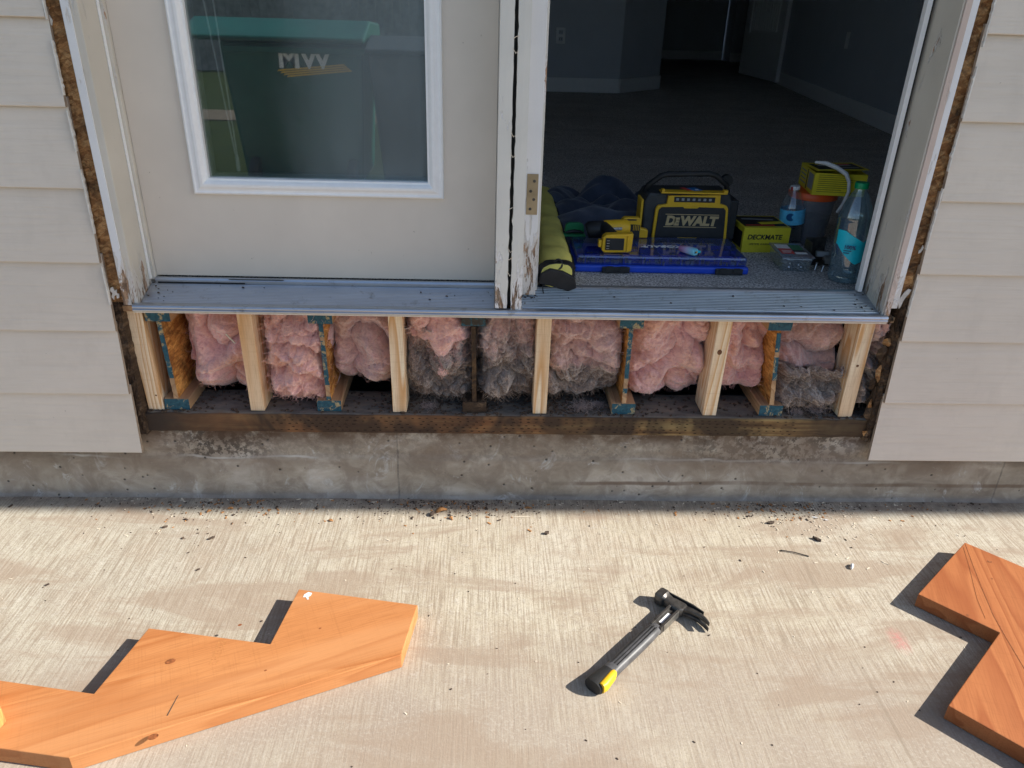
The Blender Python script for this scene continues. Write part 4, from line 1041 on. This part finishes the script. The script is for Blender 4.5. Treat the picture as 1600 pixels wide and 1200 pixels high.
# organiser case
cs = thing('organiser_case', 'flat blue tool organiser case with clear lid and black latches', 'tool case', (.41, .34, FZ))
x0, x1, y0, y1 = .168, .662, .240, .452
bm = B(); box(bm, x0, x1, y0, y1, FZ + .001, FZ + .022, bev=.006); mesh('base_tray', bm, 'blue_pl', cs)
bm = B(); box(bm, x0 + .006, x1 - .006, y0 + .006, y1 - .006, FZ + .0225, FZ + .049, bev=.007); mesh('clear_lid', bm, 'lid_clear', cs)
for i in range(9):
    xx = x0 + .03 + i * .054; bx('divider', 'blue_pl', cs, xx, xx + .002, y0 + .012, y1 - .012, FZ + .0225, FZ + .042)
for yy in (.29, .34, .39): bx('divider', 'blue_pl', cs, x0 + .012, x1 - .012, yy, yy + .002, FZ + .0225, FZ + .040)
rnd = random.Random(4); bm = B()
for i in range(260):
    x = rnd.uniform(x0 + .02, x1 - .02); y = rnd.uniform(y0 + .015, y1 - .02); s = rnd.uniform(.002, .006)
    box(bm, x - s, x + s, y - s * .4, y + s * .4, FZ + .0225, FZ + .027 + s, rot=RZ(rnd.random() * 3))
mesh('hardware_contents', bm, 'steel', cs, kind='stuff')
for xx in (.245, .565):
    bm = B(); box(bm, xx, xx + .078, y0 - .008, y0 - .0005, FZ + .003, FZ + .020, bev=.002); box(bm, xx + .012, xx + .030, y0 - .0105, y0 - .0085, FZ + .008, FZ + .023); box(bm, xx + .050, xx + .068, y0 - .0105, y0 - .0085, FZ + .008, FZ + .023)
    mesh('latch', bm, 'black_pl', cs)
text('lettering', 'KOBALT', .025, 'print_white', cs, (.492, .352, FZ + .0495), rx=0, rz=math.pi, sx=1.25, off=.001, shear=.15)

# vape / lighter
vp = thing('vape_pen', 'small pink to turquoise plastic vape lying on the blue case', 'vape', (.492, .275, FZ + .0497), R(-52))
bm = B(); secs(bm, [(-.030, 0, .010, .006, .0045), (-.028, 0, .010, .010, .008), (.0, 0, .0105, .0125, .010), (.022, 0, .0105, .0125, .010), (.026, 0, .0105, .0105, .0085)], 18, 3.2); mesh('body', bm, 'vape', vp, smooth=True, local=True, sharp=60)
bx('port', 'print_black', vp, .0255, .0268, -.005, -.001, .008, .013, local=True); bx('badge', 'yellow', vp, .0255, .0268, .0005, .0055, .008, .013, local=True)
bm = B(); tube(bm, [(.020, .0125, .010), (.030, .0135, .010)], .0035, 10); mesh('mouthpiece', bm, 'label_teal', vp, local=True)

# impact drill, battery foot to the viewer
dl = thing('cordless_drill', 'yellow and black cordless drill with square battery foot facing out', 'drill', (.28, .34, FZ + .05))
zb = FZ + .0495
def ringbox(bm, x0, x1, z0, z1, t_, ya, yb, r=.006):
    box(bm, x0, x1, ya, yb, z0, z0 + t_, bev=.001); box(bm, x0, x1, ya, yb, z1 - t_, z1, bev=.001)
    box(bm, x0, x0 + t_, ya + .0003, yb - .0003, z0 + .002, z1 - .002, bev=.001); box(bm, x1 - t_, x1, ya + .0003, yb - .0003, z0 + .002, z1 - .002, bev=.001)
bm = B(); prism(bm, [(.244, zb + .008), (.252, zb), (.318, zb + .002), (.329, zb + .006), (.331, zb + .056), (.256, zb + .052), (.246, zb + .045)], .268, .295, 'Y'); mesh('battery_foot', bm, 'yellow', dl, bev=.003)
bx('battery_slot', 'black_pl', dl, .254, .306, .2655, .2678, zb + .009, zb + .043, bev=.001)
for k in range(4): bx('contact', 'galv', dl, .257, .265, .2645, .2653, zb + .013 + k * .0075, zb + .0145 + k * .0075)
bx('foot_ridge', 'yellow', dl, .314, .319, .2645, .2678, zb + .004, zb + .050, bev=.0008)
bx('foot_tab', 'yellow', dl, .235, .2445, .272, .288, zb + .015, zb + .036, bev=.002)
bm = B(); tube(bm, [(.285, .296, zb + .035), (.275, .33, zb + .040), (.262, .37, zb + .045)], [.017, .016, .018], 12); mesh('handle', bm, 'black_pl', dl, smooth=True)
bm = B(); tube(bm, [(.212, .375, zb + .034), (.218, .375, zb + .036), (.262, .378, zb + .038)], [.018, .024, .025], 16); mesh('chuck_housing', bm, 'black_pl', dl, smooth=True, sharp=40)
bm = B(); tube(bm, [(.2625, .378, zb + .040), (.330, .384, zb + .043), (.337, .385, zb + .043)], [.024, .024, .018], 16); mesh('motor_housing', bm, 'yellow', dl, smooth=True, sharp=40)
bm = B(); tube(bm, [(.262, .352, zb + .045), (.312, .355, zb + .047)], .0042, 10); mesh('bit', bm, 'galv', dl, smooth=True)

# second yellow tool / battery charger
t2 = thing('battery_charger', 'yellow tool battery standing between drill and radio', 'battery', (.37, .43, FZ + .05))
bm = B(); prism(bm, [(.322, zb), (.322, zb + .052), (.330, zb + .061), (.374, zb + .061), (.381, zb + .052), (.381, zb + .03), (.404, zb + .024), (.404, zb)], .425, .448, 'Y'); mesh('housing', bm, 'yellow', t2, bev=.003)
bm = B(); prism(bm, [(.345, zb + .002), (.345, zb + .042), (.378, zb + .040), (.378, zb + .002)], .4215, .4247, 'Y'); mesh('terminal_block', bm, 'black_pl', t2)
for k in range(4): bx('contact', 'yellow', t2, .3575 + k * .005, .3595 + k * .005, .4205, .4213, zb + .024, zb + .040)
bx('slot', 'black_pl', t2, .338, .366, .4235, .4247, zb + .053, zb + .057)
bm = B(); secs(bm, [(.318, .412, zb + .036, .009, .010), (.34, .412, zb + .036, .012, .013)], 12); mesh('grey_collar', bm, 'print_grey', t2)
# green laser tool
gt = thing('green_tool_clamp', 'small green plastic tool with curved jaws beside the lime bag', 'green tool', (.188, .45, FZ + .05))
bm = B(); prism(bm, [(.155, zb + .012), (.157, zb + .034), (.168, zb + .040), (.198, zb + .040), (.211, zb + .034), (.214, zb + .012), (.204, zb + .018), (.185, zb + .021), (.166, zb + .018)], .430, .447, 'Y'); mesh('upper_jaw', bm, 'green_pl', gt, bev=.002)
bm = B(); prism(bm, [(.150, zb + .0), (.152, zb + .008), (.185, zb + .005), (.216, zb + .008), (.219, zb + .0)], .425, .447, 'Y'); mesh('lower_jaw', bm, 'green_pl', gt, bev=.001)
bm = B(); tube(bm, [(.158, .44, zb + .010), (.185, .44, zb + .014), (.213, .44, zb + .010)], .006, 8); mesh('pivot_core', bm, 'black_pl', gt, smooth=True)

# radio
rd = thing('jobsite_radio', 'yellow and black jobsite radio with carry handle and big lettering', 'radio', (.53, .53, FZ))
ry = .472
bm = B(); prism(bm, [(.398, FZ + .004), (.396, .77), (.408, .796), (.652, .800), (.664, .772), (.664, FZ + .004)], ry + .012, .60, 'Y'); mesh('body', bm, 'dk_pl', rd, bev=.006)
bm = B(); prism(bm, [(.426, FZ + .01), (.430, .752), (.436, .762), (.462, .767), (.464, .792), (.622, .797), (.624, .771), (.645, .765), (.651, .755), (.660, FZ + .01)], ry, ry + .0118, 'Y'); mesh('front_bezel', bm, 'yellow', rd, bev=.002)
bm = B(); prism(bm, [(.434, FZ + .016), (.439, .750), (.447, .758), (.512, .760), (.516, .756), (.556, .756), (.560, .760), (.636, .759), (.643, .751), (.650, FZ + .016)], ry - .003, ry - .0003, 'Y'); gr = mesh('speaker_grille', bm, 'black_pl', rd, bev=.002)
text('lettering', 'D', .038, 'logo_tan', gr, (.463, ry - .0034, .7055), sx=1.02, off=.0021, shear=.12)
text('lettering', 'E', .030, 'logo_tan', gr, (.4885, ry - .0034, .7055), sx=.98, off=.0021, shear=.12)
text('lettering', 'WALT', .038, 'logo_tan', gr, (.508, ry - .0034, .7055), sx=1.05, off=.0021, shear=.12)
bx('logo_bar', 'logo_tan', gr, .461, .624, ry - .0038, ry - .0031, .7365, .7385); bx('logo_bar', 'logo_tan', gr, .459, .620, ry - .0038, ry - .0031, .6985, .7005)
cp = bx('control_panel', 'black_pl', rd, .482, .606, ry - .002, ry - .0002, .774, .790, bev=.002)
for k in range(7): bx('button', 'print_grey', cp, .488 + k * .0165, .496 + k * .0165, ry - .0032, ry - .0021, .779, .786)
bx('top_ledge', 'yellow', rd, .440, .640, ry - .006, ry + .03, .800, .8045, bev=.001)
bx('top_knob', 'yellow', rd, .442, .450, ry - .006, ry + .01, .805, .812); bx('top_knob', 'yellow', rd, .628, .640, ry - .006, ry + .01, .805, .812)
bx('foot_clip', 'yellow', rd, .505, .565, ry - .006, ry - .0032, FZ + .036, FZ + .042, bev=.001)
bm = B(); tube(bm, [(.404, .53, .79), (.410, .52, .812), (.445, .515, .842), (.465, .515, .847), (.590, .515, .851), (.612, .515, .846), (.648, .52, .818), (.658, .53, .795)], .0085, 10); mesh('carry_handle', bm, 'black_pl', rd, smooth=True)
bx('sticker', 'print_blue', rd, .535, .565, .49, .53, .8047, .8054, rot=RZ(.4)); bx('sticker', 'print_red', rd, .515, .530, .49, .53, .8047, .8054, rot=RZ(.4)); bx('sticker', 'print_white', rd, .55, .56, .495, .51, .8055, .8058)
bm = B(); lathe(bm, [(0, -.01), (.018, -.01), (.019, 0), (.018, .01), (0, .01)], 0, 0, 0, 20)
for v in bm.verts: v.co = Vector((.672 + v.co.x, .60 + v.co.z, .815 + v.co.y))
mesh('side_dial', bm, 'black_pl', rd, smooth=True)
bx('side_bumper', 'black_pl', rd, .6645, .690, .50, .60, FZ + .03, .775, bev=.004)
for k in range(5): bx('side_rib', 'yellow', rd, .388, .3955, .49 + .014 * k, .497 + .014 * k, FZ + .07, .775, bev=.001)

# jacket heap
bm = B(); nx, ny = 120, 90; g = []
for j in range(ny + 1):
    row = []
    for i in range(nx + 1):
        u, v = i / nx, j / ny; x = .10 + .62 * u; y = .50 + .62 * v
        e = max(0, 1 - abs(2 * u - 1) ** 2.4) ** .5 * max(0, 1 - abs(2 * v - 1) ** 3) ** .5
        wx = .05 * fb(x * 3, y * 3, 2, 2); wy = .07 * fb(x * 3, y * 3, 8, 2)
        p = 1 - (1 - min(1, 1.6 * abs(MN.noise(Vector(((x + wx) * 4.2 - y * 2, (y + wy) * 6.0, 3)))))) ** 2; q = abs(MN.noise(Vector(((x + wx) * 9, (y + wy) * 17, 9))))
        h = e * (.03 + .085 * p + .03 * q) + .002 * fb(x * 40, y * 40, 1); 
        if u > .45: h *= 1 - .5 * (u - .45)
        row.append(bm.verts.new((x, y, FZ + .001 + max(0, h))))
    g.append(row)
for a, b in zip(g, g[1:]):
    for i in range(nx): bm.faces.new((a[i], a[i + 1], b[i + 1], b[i]))
o = mesh('jacket', bm, 'navy', smooth=True, sharp=180); tag(o, 'crumpled navy blue jacket heaped on the carpet behind the drill', 'jacket')

# carton of deck screws on the floor
def carton(name, label, cx, cy, z, w, d, h, a, front, open_=False):
    o = thing(name, label, 'box', (cx, cy, z), a)
    bx('carton_body', 'yellow_box', o, -w / 2, w / 2, -d / 2, d / 2, 0, h, bev=.0012, local=True)
    return o
dm = carton('screw_carton', 'yellow carton of deck screws standing between radio and bottle', .777, .537, FZ, .146, .145, .078, R(2), None)
bx('top_print', 'print_black', dm, -.067, .067, -.055, .062, .0782, .0787, local=True); bx('top_print_stripe', 'yellow_box', dm, -.01, .067, -.030, -.004, .0789, .0792, local=True, rot=RZ(.15))
bx('top_print_stripe', 'print_red', dm, -.06, .03, -.050, -.040, .0789, .0792, local=True); bx('top_print_stripe', 'print_grey', dm, -.05, .05, .02, .032, .0789, .0792, local=True, rot=RZ(-.1))
bx('side_print', 'print_black', dm, -.0737, -.0732, -.06, .06, .012, .062, local=True)
text('lettering', 'DECKMATE', .0205, 'print_black', dm, (-.060, -.0729, .042), sx=1.02, off=.0006, shear=.12, local=True)
text('lettering', 'LIFETIME WARRANTY', .0085, 'print_black', dm, (-.052, -.0729, .024), sx=1.0, local=True)

# bucket with lid ring
bk = thing('clear_bucket', 'clear plastic bucket with orange red rim and white handle', 'bucket', (.955, .60, FZ))
bm = B(); lathe(bm, [(0, .001), (.055, .001), (.058, .004), (.068, .138), (.070, .138), (.070, .145)], .955, .60, FZ, 40); mesh('bucket_wall', bm, 'frost', bk, smooth=True)
bm = B(); lathe(bm, [(.066, .1455), (.0745, .1455), (.0755, .160), (.072, .166), (.0, .1655), (0, .158), (.066, .158)], .955, .60, FZ, 40); mesh('rim_lid', bm, 'orange_lid', bk, smooth=True, sharp=40)
bm = B(); lathe(bm, [(0, .006), (.050, .006), (.056, .085), (0, .095)], .955, .60, FZ, 24); mesh('bucket_contents', bm, 'dk_pl', bk)
bm = B(); tube(bm, [(.925, .560, .884), (.948, .535, .886), (.975, .512, .877), (1.0, .498, .862), (1.012, .495, .84), (1.018, .497, .81), (1.016, .51, .77), (1.012, .530, .740)], [.004, .0065, .0065, .0065, .0055, .005, .005, .0045], 10); mesh('handle', bm, 'white_pl', bk, smooth=True)
# open carton on the bucket
oc = thing('open_carton', 'opened yellow printed screw carton sitting on the clear bucket', 'box', (1.005, .60, FZ + .1675), R(-7))
w, d, h = .155, .17, .066
bm = B(); box(bm, -w / 2, w / 2, -d / 2, -d / 2 + .0015, 0, h); box(bm, -w / 2, w / 2, d / 2 - .0015, d / 2, 0, h); box(bm, -w / 2, -w / 2 + .0015, -d / 2 + .0016, d / 2 - .0016, 0, h); box(bm, w / 2 - .0015, w / 2, -d / 2 + .0016, d / 2 - .0016, 0, h); box(bm, -w / 2 + .0016, w / 2 - .0016, -d / 2 + .0016, d / 2 - .0016, 0, .0015)
mesh('carton_walls', bm, 'yellow_box', oc, local=True)
lt = RXm(-.06) @ RYm(-.05)
lid = bx('carton_lid', 'yellow_box', oc, -w / 2, w / 2, -d / 2, d / 2, h + .006, h + .0075, local=True, rot=lt)
bx('lid_print', 'print_black', oc, -w / 2 + .012, w / 2 - .01, -d / 2 + .012, d / 2 - .03, h + .0078, h + .0082, local=True, rot=lt, piv=(0, 0, h + .00675))
for a_, m_ in (((-.05, .05, .0, .02), 'print_grey'), ((-.05, .02, .035, .045), 'yellow_box'), ((.0, .06, -.05, -.035), 'print_grey'), ((.02, .05, .02, .04), 'print_red')):
    bx('lid_graphic', m_, oc, a_[0], a_[1], a_[2], a_[3], h + .0084, h + .0087, local=True, rot=lt, piv=(0, 0, h + .00675))
for k in range(9): bx('fine_print', 'print_black', oc, -w / 2 + .012, -w / 2 + .012 + random.uniform(.07, .13), -d / 2 - .0006, -d / 2 - .0002, .060 - k * .0062, .0612 - k * .0062, local=True)
bx('side_label', 'print_grey', oc, -w / 2 - .0006, -w / 2 - .0002, -.075, -.02, .012, .058, local=True); bx('side_stripe', 'print_black', oc, -w / 2 - .0006, -w / 2 - .0002, -.01, -.002, .004, .062, local=True)
for k in range(4): bx('side_stripe', 'print_grey', oc, -w / 2 - .0006, -w / 2 - .0002, .01, .07, .014 + k * .012, .018 + k * .012, local=True)

# water bottles
def bottle(name, label, x, y, H, r, cap, body, lab, z0, lz0, lz1, capm, water, lean=0, group=None, nr=9):
    o = thing(name, label, 'bottle', (x, y, z0)); o.rotation_euler = (0, lean, 0)
    prof = [(0, .004), (r * .6, .001), (r * .92, .004), (r, .014)]
    zs = .02
    while zs < H * .62:
        prof += [(r, zs), (r * .955, zs + .004)] if not (lz0 - .01 < zs < lz1 + .006) else [(r * .985, zs), (r * .985, zs + .004)]
        zs += H * .62 / (nr * 2)
    prof += [(r, H * .64), (r * .97, H * .68), (r * .80, H * .78), (r * .52, H * .88), (r * .36, H * .92), (r * .36, H * .955)]
    bm = B(); lathe(bm, prof, 0, 0, 0, 36); mesh('bottle_wall', bm, body, o, smooth=True, local=True, sharp=70)
    if water:
        wp = [(0, .005), (r * .90, .006), (r * .94, water * .5), (r * .94, water - .001), (0, water)]
        bm = B(); lathe(bm, wp, 0, 0, 0, 30); mesh('water', bm, 'water', o, smooth=True, local=True, sharp=40)
    cr_ = r * .40
    bm = B(); lathe(bm, [(0, H), (cr_ * .95, H), (cr_, H - .002), (cr_, H * .945), (0, H * .945)], 0, 0, 0, 26); mesh('cap', bm, capm, o, smooth=True, local=True, sharp=40)
    return o
b1 = bottle('water_bottle', 'small clear water bottle with blue label in front of the bucket', .893, .560, .187, .0375, .01, 'pet', None, FZ, .070, .118, 'white_pl', .062, lean=R(-5))
bm = B(); lathe(bm, [(.0372, .072), (.0382, .073), (.0382, .117), (.0372, .118)], 0, 0, 0, 36); lb = mesh('label_band', bm, 'label_blue', b1, smooth=True, local=True)
bm = B(); lathe(bm, [(0, 0), (.012, 0), (.012, .0004), (0, .0004)], 0, 0, 0, 20)
for v in bm.verts: v.co = Vector((-.018 + v.co.x, -.0375 + abs(v.co.x + -.008) * .35 + v.co.z * 0, .098 + v.co.y))
mesh('label_emblem', bm, 'print_blue', b1, local=True)
bx('cap_band', 'print_red', b1, -.0145, -.0105, -.012, .004, .176, .186, local=True)
b2 = bottle('water_bottle', 'large bluish water bottle with green cap and teal label by the right jamb', .925, .215, .272, .0445, .01, 'pet_b', None, FZ, .058, .125, 'cap_green', .0, lean=R(-2), nr=12)
# teal pennant label: curved band with pointed lower and upper notches
bm = B(); rr = .0456; cols = []
for i in range(33):
    a = R(-90) + R(-78) + R(156) * i / 32; u = i / 32
    top_ = .150 - .030 * max(0, 1 - abs(u - .62) / .42); bot = .060 + .05 * min(1, abs(u - .5) * 2.2) ** 1.2 * (1 if u < .5 else .5)
    cols.append((bm.verts.new((rr * math.cos(a), rr * math.sin(a), bot)), bm.verts.new((rr * math.cos(a), rr * math.sin(a), top_))))
for p, q in zip(cols, cols[1:]): bm.faces.new((p[0], q[0], q[1], p[1]))
mesh('label_band', bm, 'label_teal', b2, smooth=True, local=True)
text('label_lettering', '100%', .014, 'print_navy', b2, (-.036, -.0405, .104), local=True, off=.0004, rz=R(-30))
for k, ww in enumerate((.020, .015)): bx('label_line', 'print_navy', b2, -.034, -.034 + ww, -.0405, -.040, .096 - k * .006, .0985 - k * .006, local=True, rot=RZ(R(-30)))

# clear box of screws
sx_ = thing('screw_tub', 'clear lidded plastic tub full of loose silver screws', 'plastic tub', (.815, .345, FZ), R(-4))
w, d, h = .088, .135, .040
bm = B(); vs = box(bm, -w / 2, w / 2, -d / 2, d / 2, .001, h, bev=.003)
for v in bm.verts: v.co.x *= .90 + .10 * v.co.z / h; v.co.y *= .93 + .07 * v.co.z / h
mesh('tub_wall', bm, 'frost', sx_, local=True) if False else mesh('tub_wall', bm, 'pet', sx_, local=True)
bx('tub_lid', 'frost', sx_, -w / 2 - .004, w / 2 + .004, -d / 2 - .004, d / 2 + .004, h + .0005, h + .006, bev=.002, local=True)
for a_, m_ in (((-.038, .0, .012, .050), 'print_white'), ((.002, .036, .0, .050), 'print_green'), ((-.038, .0, -.040, .010), 'print_red'), ((.002, .036, -.040, -.022), 'print_white'), ((.002, .036, -.021, -.001), 'dk_pl')):
    bx('lid_label', m_, sx_, a_[0], a_[1], a_[2], a_[3], h + .0062, h + .0066, local=True)
for k in range(3): bx('label_line', 'print_white', sx_, -.032, -.010 + .004 * k, -.030 + k * .009, -.027 + k * .009, h + .0067, h + .0069, local=True)
scr = None; rnd = random.Random(9)
bm = B(); tube(bm, [(-.016, 0, 0), (.012, 0, 0), (.016, 0, 0)], [.0004, .0012, .0026], 6); 
scr = mesh('screw', bm, 'galv', sx_, local=True, smooth=True); scr.location = (0, -.045, .02)
for i in range(110):
    c_ = scr.copy(); COL.objects.link(c_); c_.parent = sx_
    c_.location = (rnd.uniform(-.024, .024), -.055 + abs(rnd.gauss(0, .035)), rnd.uniform(.005, .032)); c_.location.y = min(c_.location.y, .045)
    c_.rotation_euler = (rnd.uniform(0, 6), rnd.uniform(-.6, .6), rnd.uniform(0, 6.3))

# metal bracket hardware
br = thing('metal_brackets', 'dark galvanised stair brackets stacked between tub and large bottle', 'metal bracket', (.90, .33, FZ))
bm = B(); box(bm, .872, .935, .34, .395, FZ + .002, FZ + .004); box(bm, .872, .935, .393, .395, FZ + .004, FZ + .072); box(bm, .872, .874, .34, .3925, FZ + .0041, FZ + .068); mesh('angle_plate', bm, 'steel_dark', br, bev=.0005)
bx('angle_plate', 'steel', br, .878, .925, .318, .3225, FZ + .035, FZ + .052, rot=RXm(-.5)); bx('angle_plate', 'steel', br, .893, .925, .275, .30, FZ + .035, FZ + .037, rot=RZ(-.1) @ RXm(.9))
bx('tag_strip', 'print_grey', br, .882, .915, .3165, .3174, FZ + .036, FZ + .050, rot=RXm(-.5))
for (x, y, z) in ((.876, .30, .002), (.890, .285, .0), (.905, .25, -.006)):
    bm = B(); tube(bm, [(x, y, FZ + .001), (x + .004, y + .004, FZ + z + .016), (x + .0045, y + .005, FZ + z + .019)], [.0022, .0022, .0045], 8); mesh('bolt', bm, 'galv', br)

# interior fittings: outlet, far door, wall plate
ot = thing('wall_outlet', 'white double socket outlet on the dim far wall', 'outlet', (.5, 4.84, 1.04))
bx('cover_plate', 'room_white', ot, .462, .536, 4.842, 4.848, .985, 1.103, bev=.002)
for zz in (1.07, 1.02):
    f_ = bx('socket_face', 'room_wall', ot, .482, .516, 4.8395, 4.8415, zz - .016, zz + .016, bev=.003)
    bx('slot', 'print_black', f_, .490, .493, 4.838, 4.8393, zz - .006, zz + .006); bx('slot', 'print_black', f_, .505, .508, 4.838, 4.8393, zz - .006, zz + .006)
sp = thing('switch_plate', 'narrow pale wall plate on the dark right wall', 'switch plate', (2.5, 4.0, 1.3))
bx('plate', 'room_white', sp, 2.505, 2.511, 4.14, 4.19, 1.04, 1.15)
DX = thing('interior_door', 'white panelled interior door standing open in the dim hallway', 'door', (2.62, 6.99, FZ), math.atan2(5.888 - 6.988, 2.694 - 2.618))
dw = .98; bm = B(); T0, T1 = 0, .04
box(bm, 0, .13, T0, T1, .02, 2.03); box(bm, dw - .13, dw, T0, T1, .02, 2.03); box(bm, .13, dw - .13, T0, T1 - .0003, .02, .42); box(bm, .13, dw - .13, T0, T1 - .0003, 1.9, 2.03); box(bm, .13, dw - .13, .012, .028, .42, 1.9)
mesh('door_leaf', bm, 'room_white', DX, local=True)
for k in range(12): bx('bead_slat', 'room_white', DX, .16 + k * .055, .195 + k * .055, .004, .036, .45, 1.88, local=True, bev=.004)

# ================================================================== YARD BEHIND THE CAMERA (seen in the door glass)
by = -3.60
bn = thing('wheeled_bin', 'green wheeled rubbish bin with white W M lettering over yellow stripe, mirrored in glass', 'rubbish bin', (-1.35, -3.9, 0))
bm = B(); pr = [(-1.66, .12), (-1.78, .98), (-.92, .98), (-1.02, .12)]
lo = [(-1.80, by - .04, .06), (-.97, by - .04, .06), (-.97, by - .66, .06), (-1.80, by - .66, .06)]; hi = [(-1.88, by, .998), (-.92, by, .998), (-.92, by - .78, .998), (-1.88, by - .78, .998)]
a_ = [bm.verts.new(p) for p in lo]; b_ = [bm.verts.new(p) for p in hi]; bm.faces.new(a_); bm.faces.new(b_)
for i in range(4): bm.faces.new((a_[i], a_[(i + 1) % 4], b_[(i + 1) % 4], b_[i]))
mesh('bin_body', bm, 'bin', bn, bev=.03)
bm = B(); prism(bm, [(by + .05, 1.0), (by + .055, 1.03), (by - .3, 1.13), (by - .8, 1.10), (by - .84, 1.0)], -2.12, -.90, 'X'); mesh('lid', bm, 'bin_lid', bn, bev=.015)
bx('rim', 'bin', bn, -1.84, -.90, by - .001, by + .03, .93, .97, bev=.006)
for xx in (-1.72, -1.03):
    bm = B(); lathe(bm, [(0, -.03), (.11, -.03), (.12, -.015), (.12, .015), (.11, .03), (0, .03)], 0, 0, 0, 28)
    for v in bm.verts: v.co = Vector((xx + v.co.z, by - .02 + v.co.x, .12 + v.co.y))
    mesh('wheel', bm, 'rubber', bn, smooth=True, sharp=40)
text('lettering', 'WM', .17, 'print_white', bn, (-1.135, by + .004, .84), rz=math.pi, sx=1.15, off=.004, depth=.002)
for k in range(4):
    bm = B(); prism(bm, [(-1.50 + .02 * k, .815 - k * .012), (-1.04 + .015 * k, .862 - k * .012), (-1.05 + .015 * k, .870 - k * .012), (-1.49 + .02 * k, .826 - k * .012)], by + .003, by + .006, 'Y'); mesh('logo_stripe', bm, 'yellow', bn)
added_bin = thing('wheeled_bin', 'guessed dark grey bin added beside the green one to darken the glass reflection', 'rubbish bin', (-.5, -3.8, 0))  # guessed bin, added for the dark hazy side of the reflection
bm = B(); lo = [(-.80, -3.52, .06), (-.22, -3.52, .06), (-.22, -4.1, .06), (-.80, -4.1, .06)]; hi = [(-.87, -3.46, .95), (-.15, -3.46, .95), (-.15, -4.2, .95), (-.87, -4.2, .95)]
a_ = [bm.verts.new(p) for p in lo]; b_ = [bm.verts.new(p) for p in hi]; bm.faces.new(a_); bm.faces.new(b_)
for i in range(4): bm.faces.new((a_[i], a_[(i + 1) % 4], b_[(i + 1) % 4], b_[i]))
mesh('bin_body', bm, 'dk_pl', added_bin, bev=.03)
bm = B(); prism(bm, [(-3.41, .955), (-3.41, .98), (-3.7, 1.05), (-4.24, 1.02), (-4.26, .96)], -.88, -.14, 'X'); mesh('lid', bm, 'dk_pl', added_bin, bev=.015)
for xx in (-.78, -.24):
    bm = B(); lathe(bm, [(0, -.03), (.11, -.03), (.12, -.015), (.12, .015), (.11, .03), (0, .03)], 0, 0, 0, 28)
    for v in bm.verts: v.co = Vector((xx + v.co.z, -4.12 + v.co.x, .12 + v.co.y))
    mesh('wheel', bm, 'rubber', added_bin, smooth=True, sharp=40)
FN = thing('wooden_fence', 'weathered wooden board fence across the yard, seen mirrored in the glass', 'fence', (0, -13, 0))
bd = bx('fence_board', 'fence', FN, -9.0, -8.86, -13.02, -13, -.02, 1.75)
for k in range(1, 110):
    c_ = bd.copy(); COL.objects.link(c_); c_.location.x = k * .145; c_.location.z = random.uniform(-.02, .02)
bx('fence_rail', 'fence', FN, -9, 7, -13.06, -13.03, .4, .49); bx('fence_rail', 'fence', FN, -9, 7, -13.06, -13.03, 1.4, 1.49)
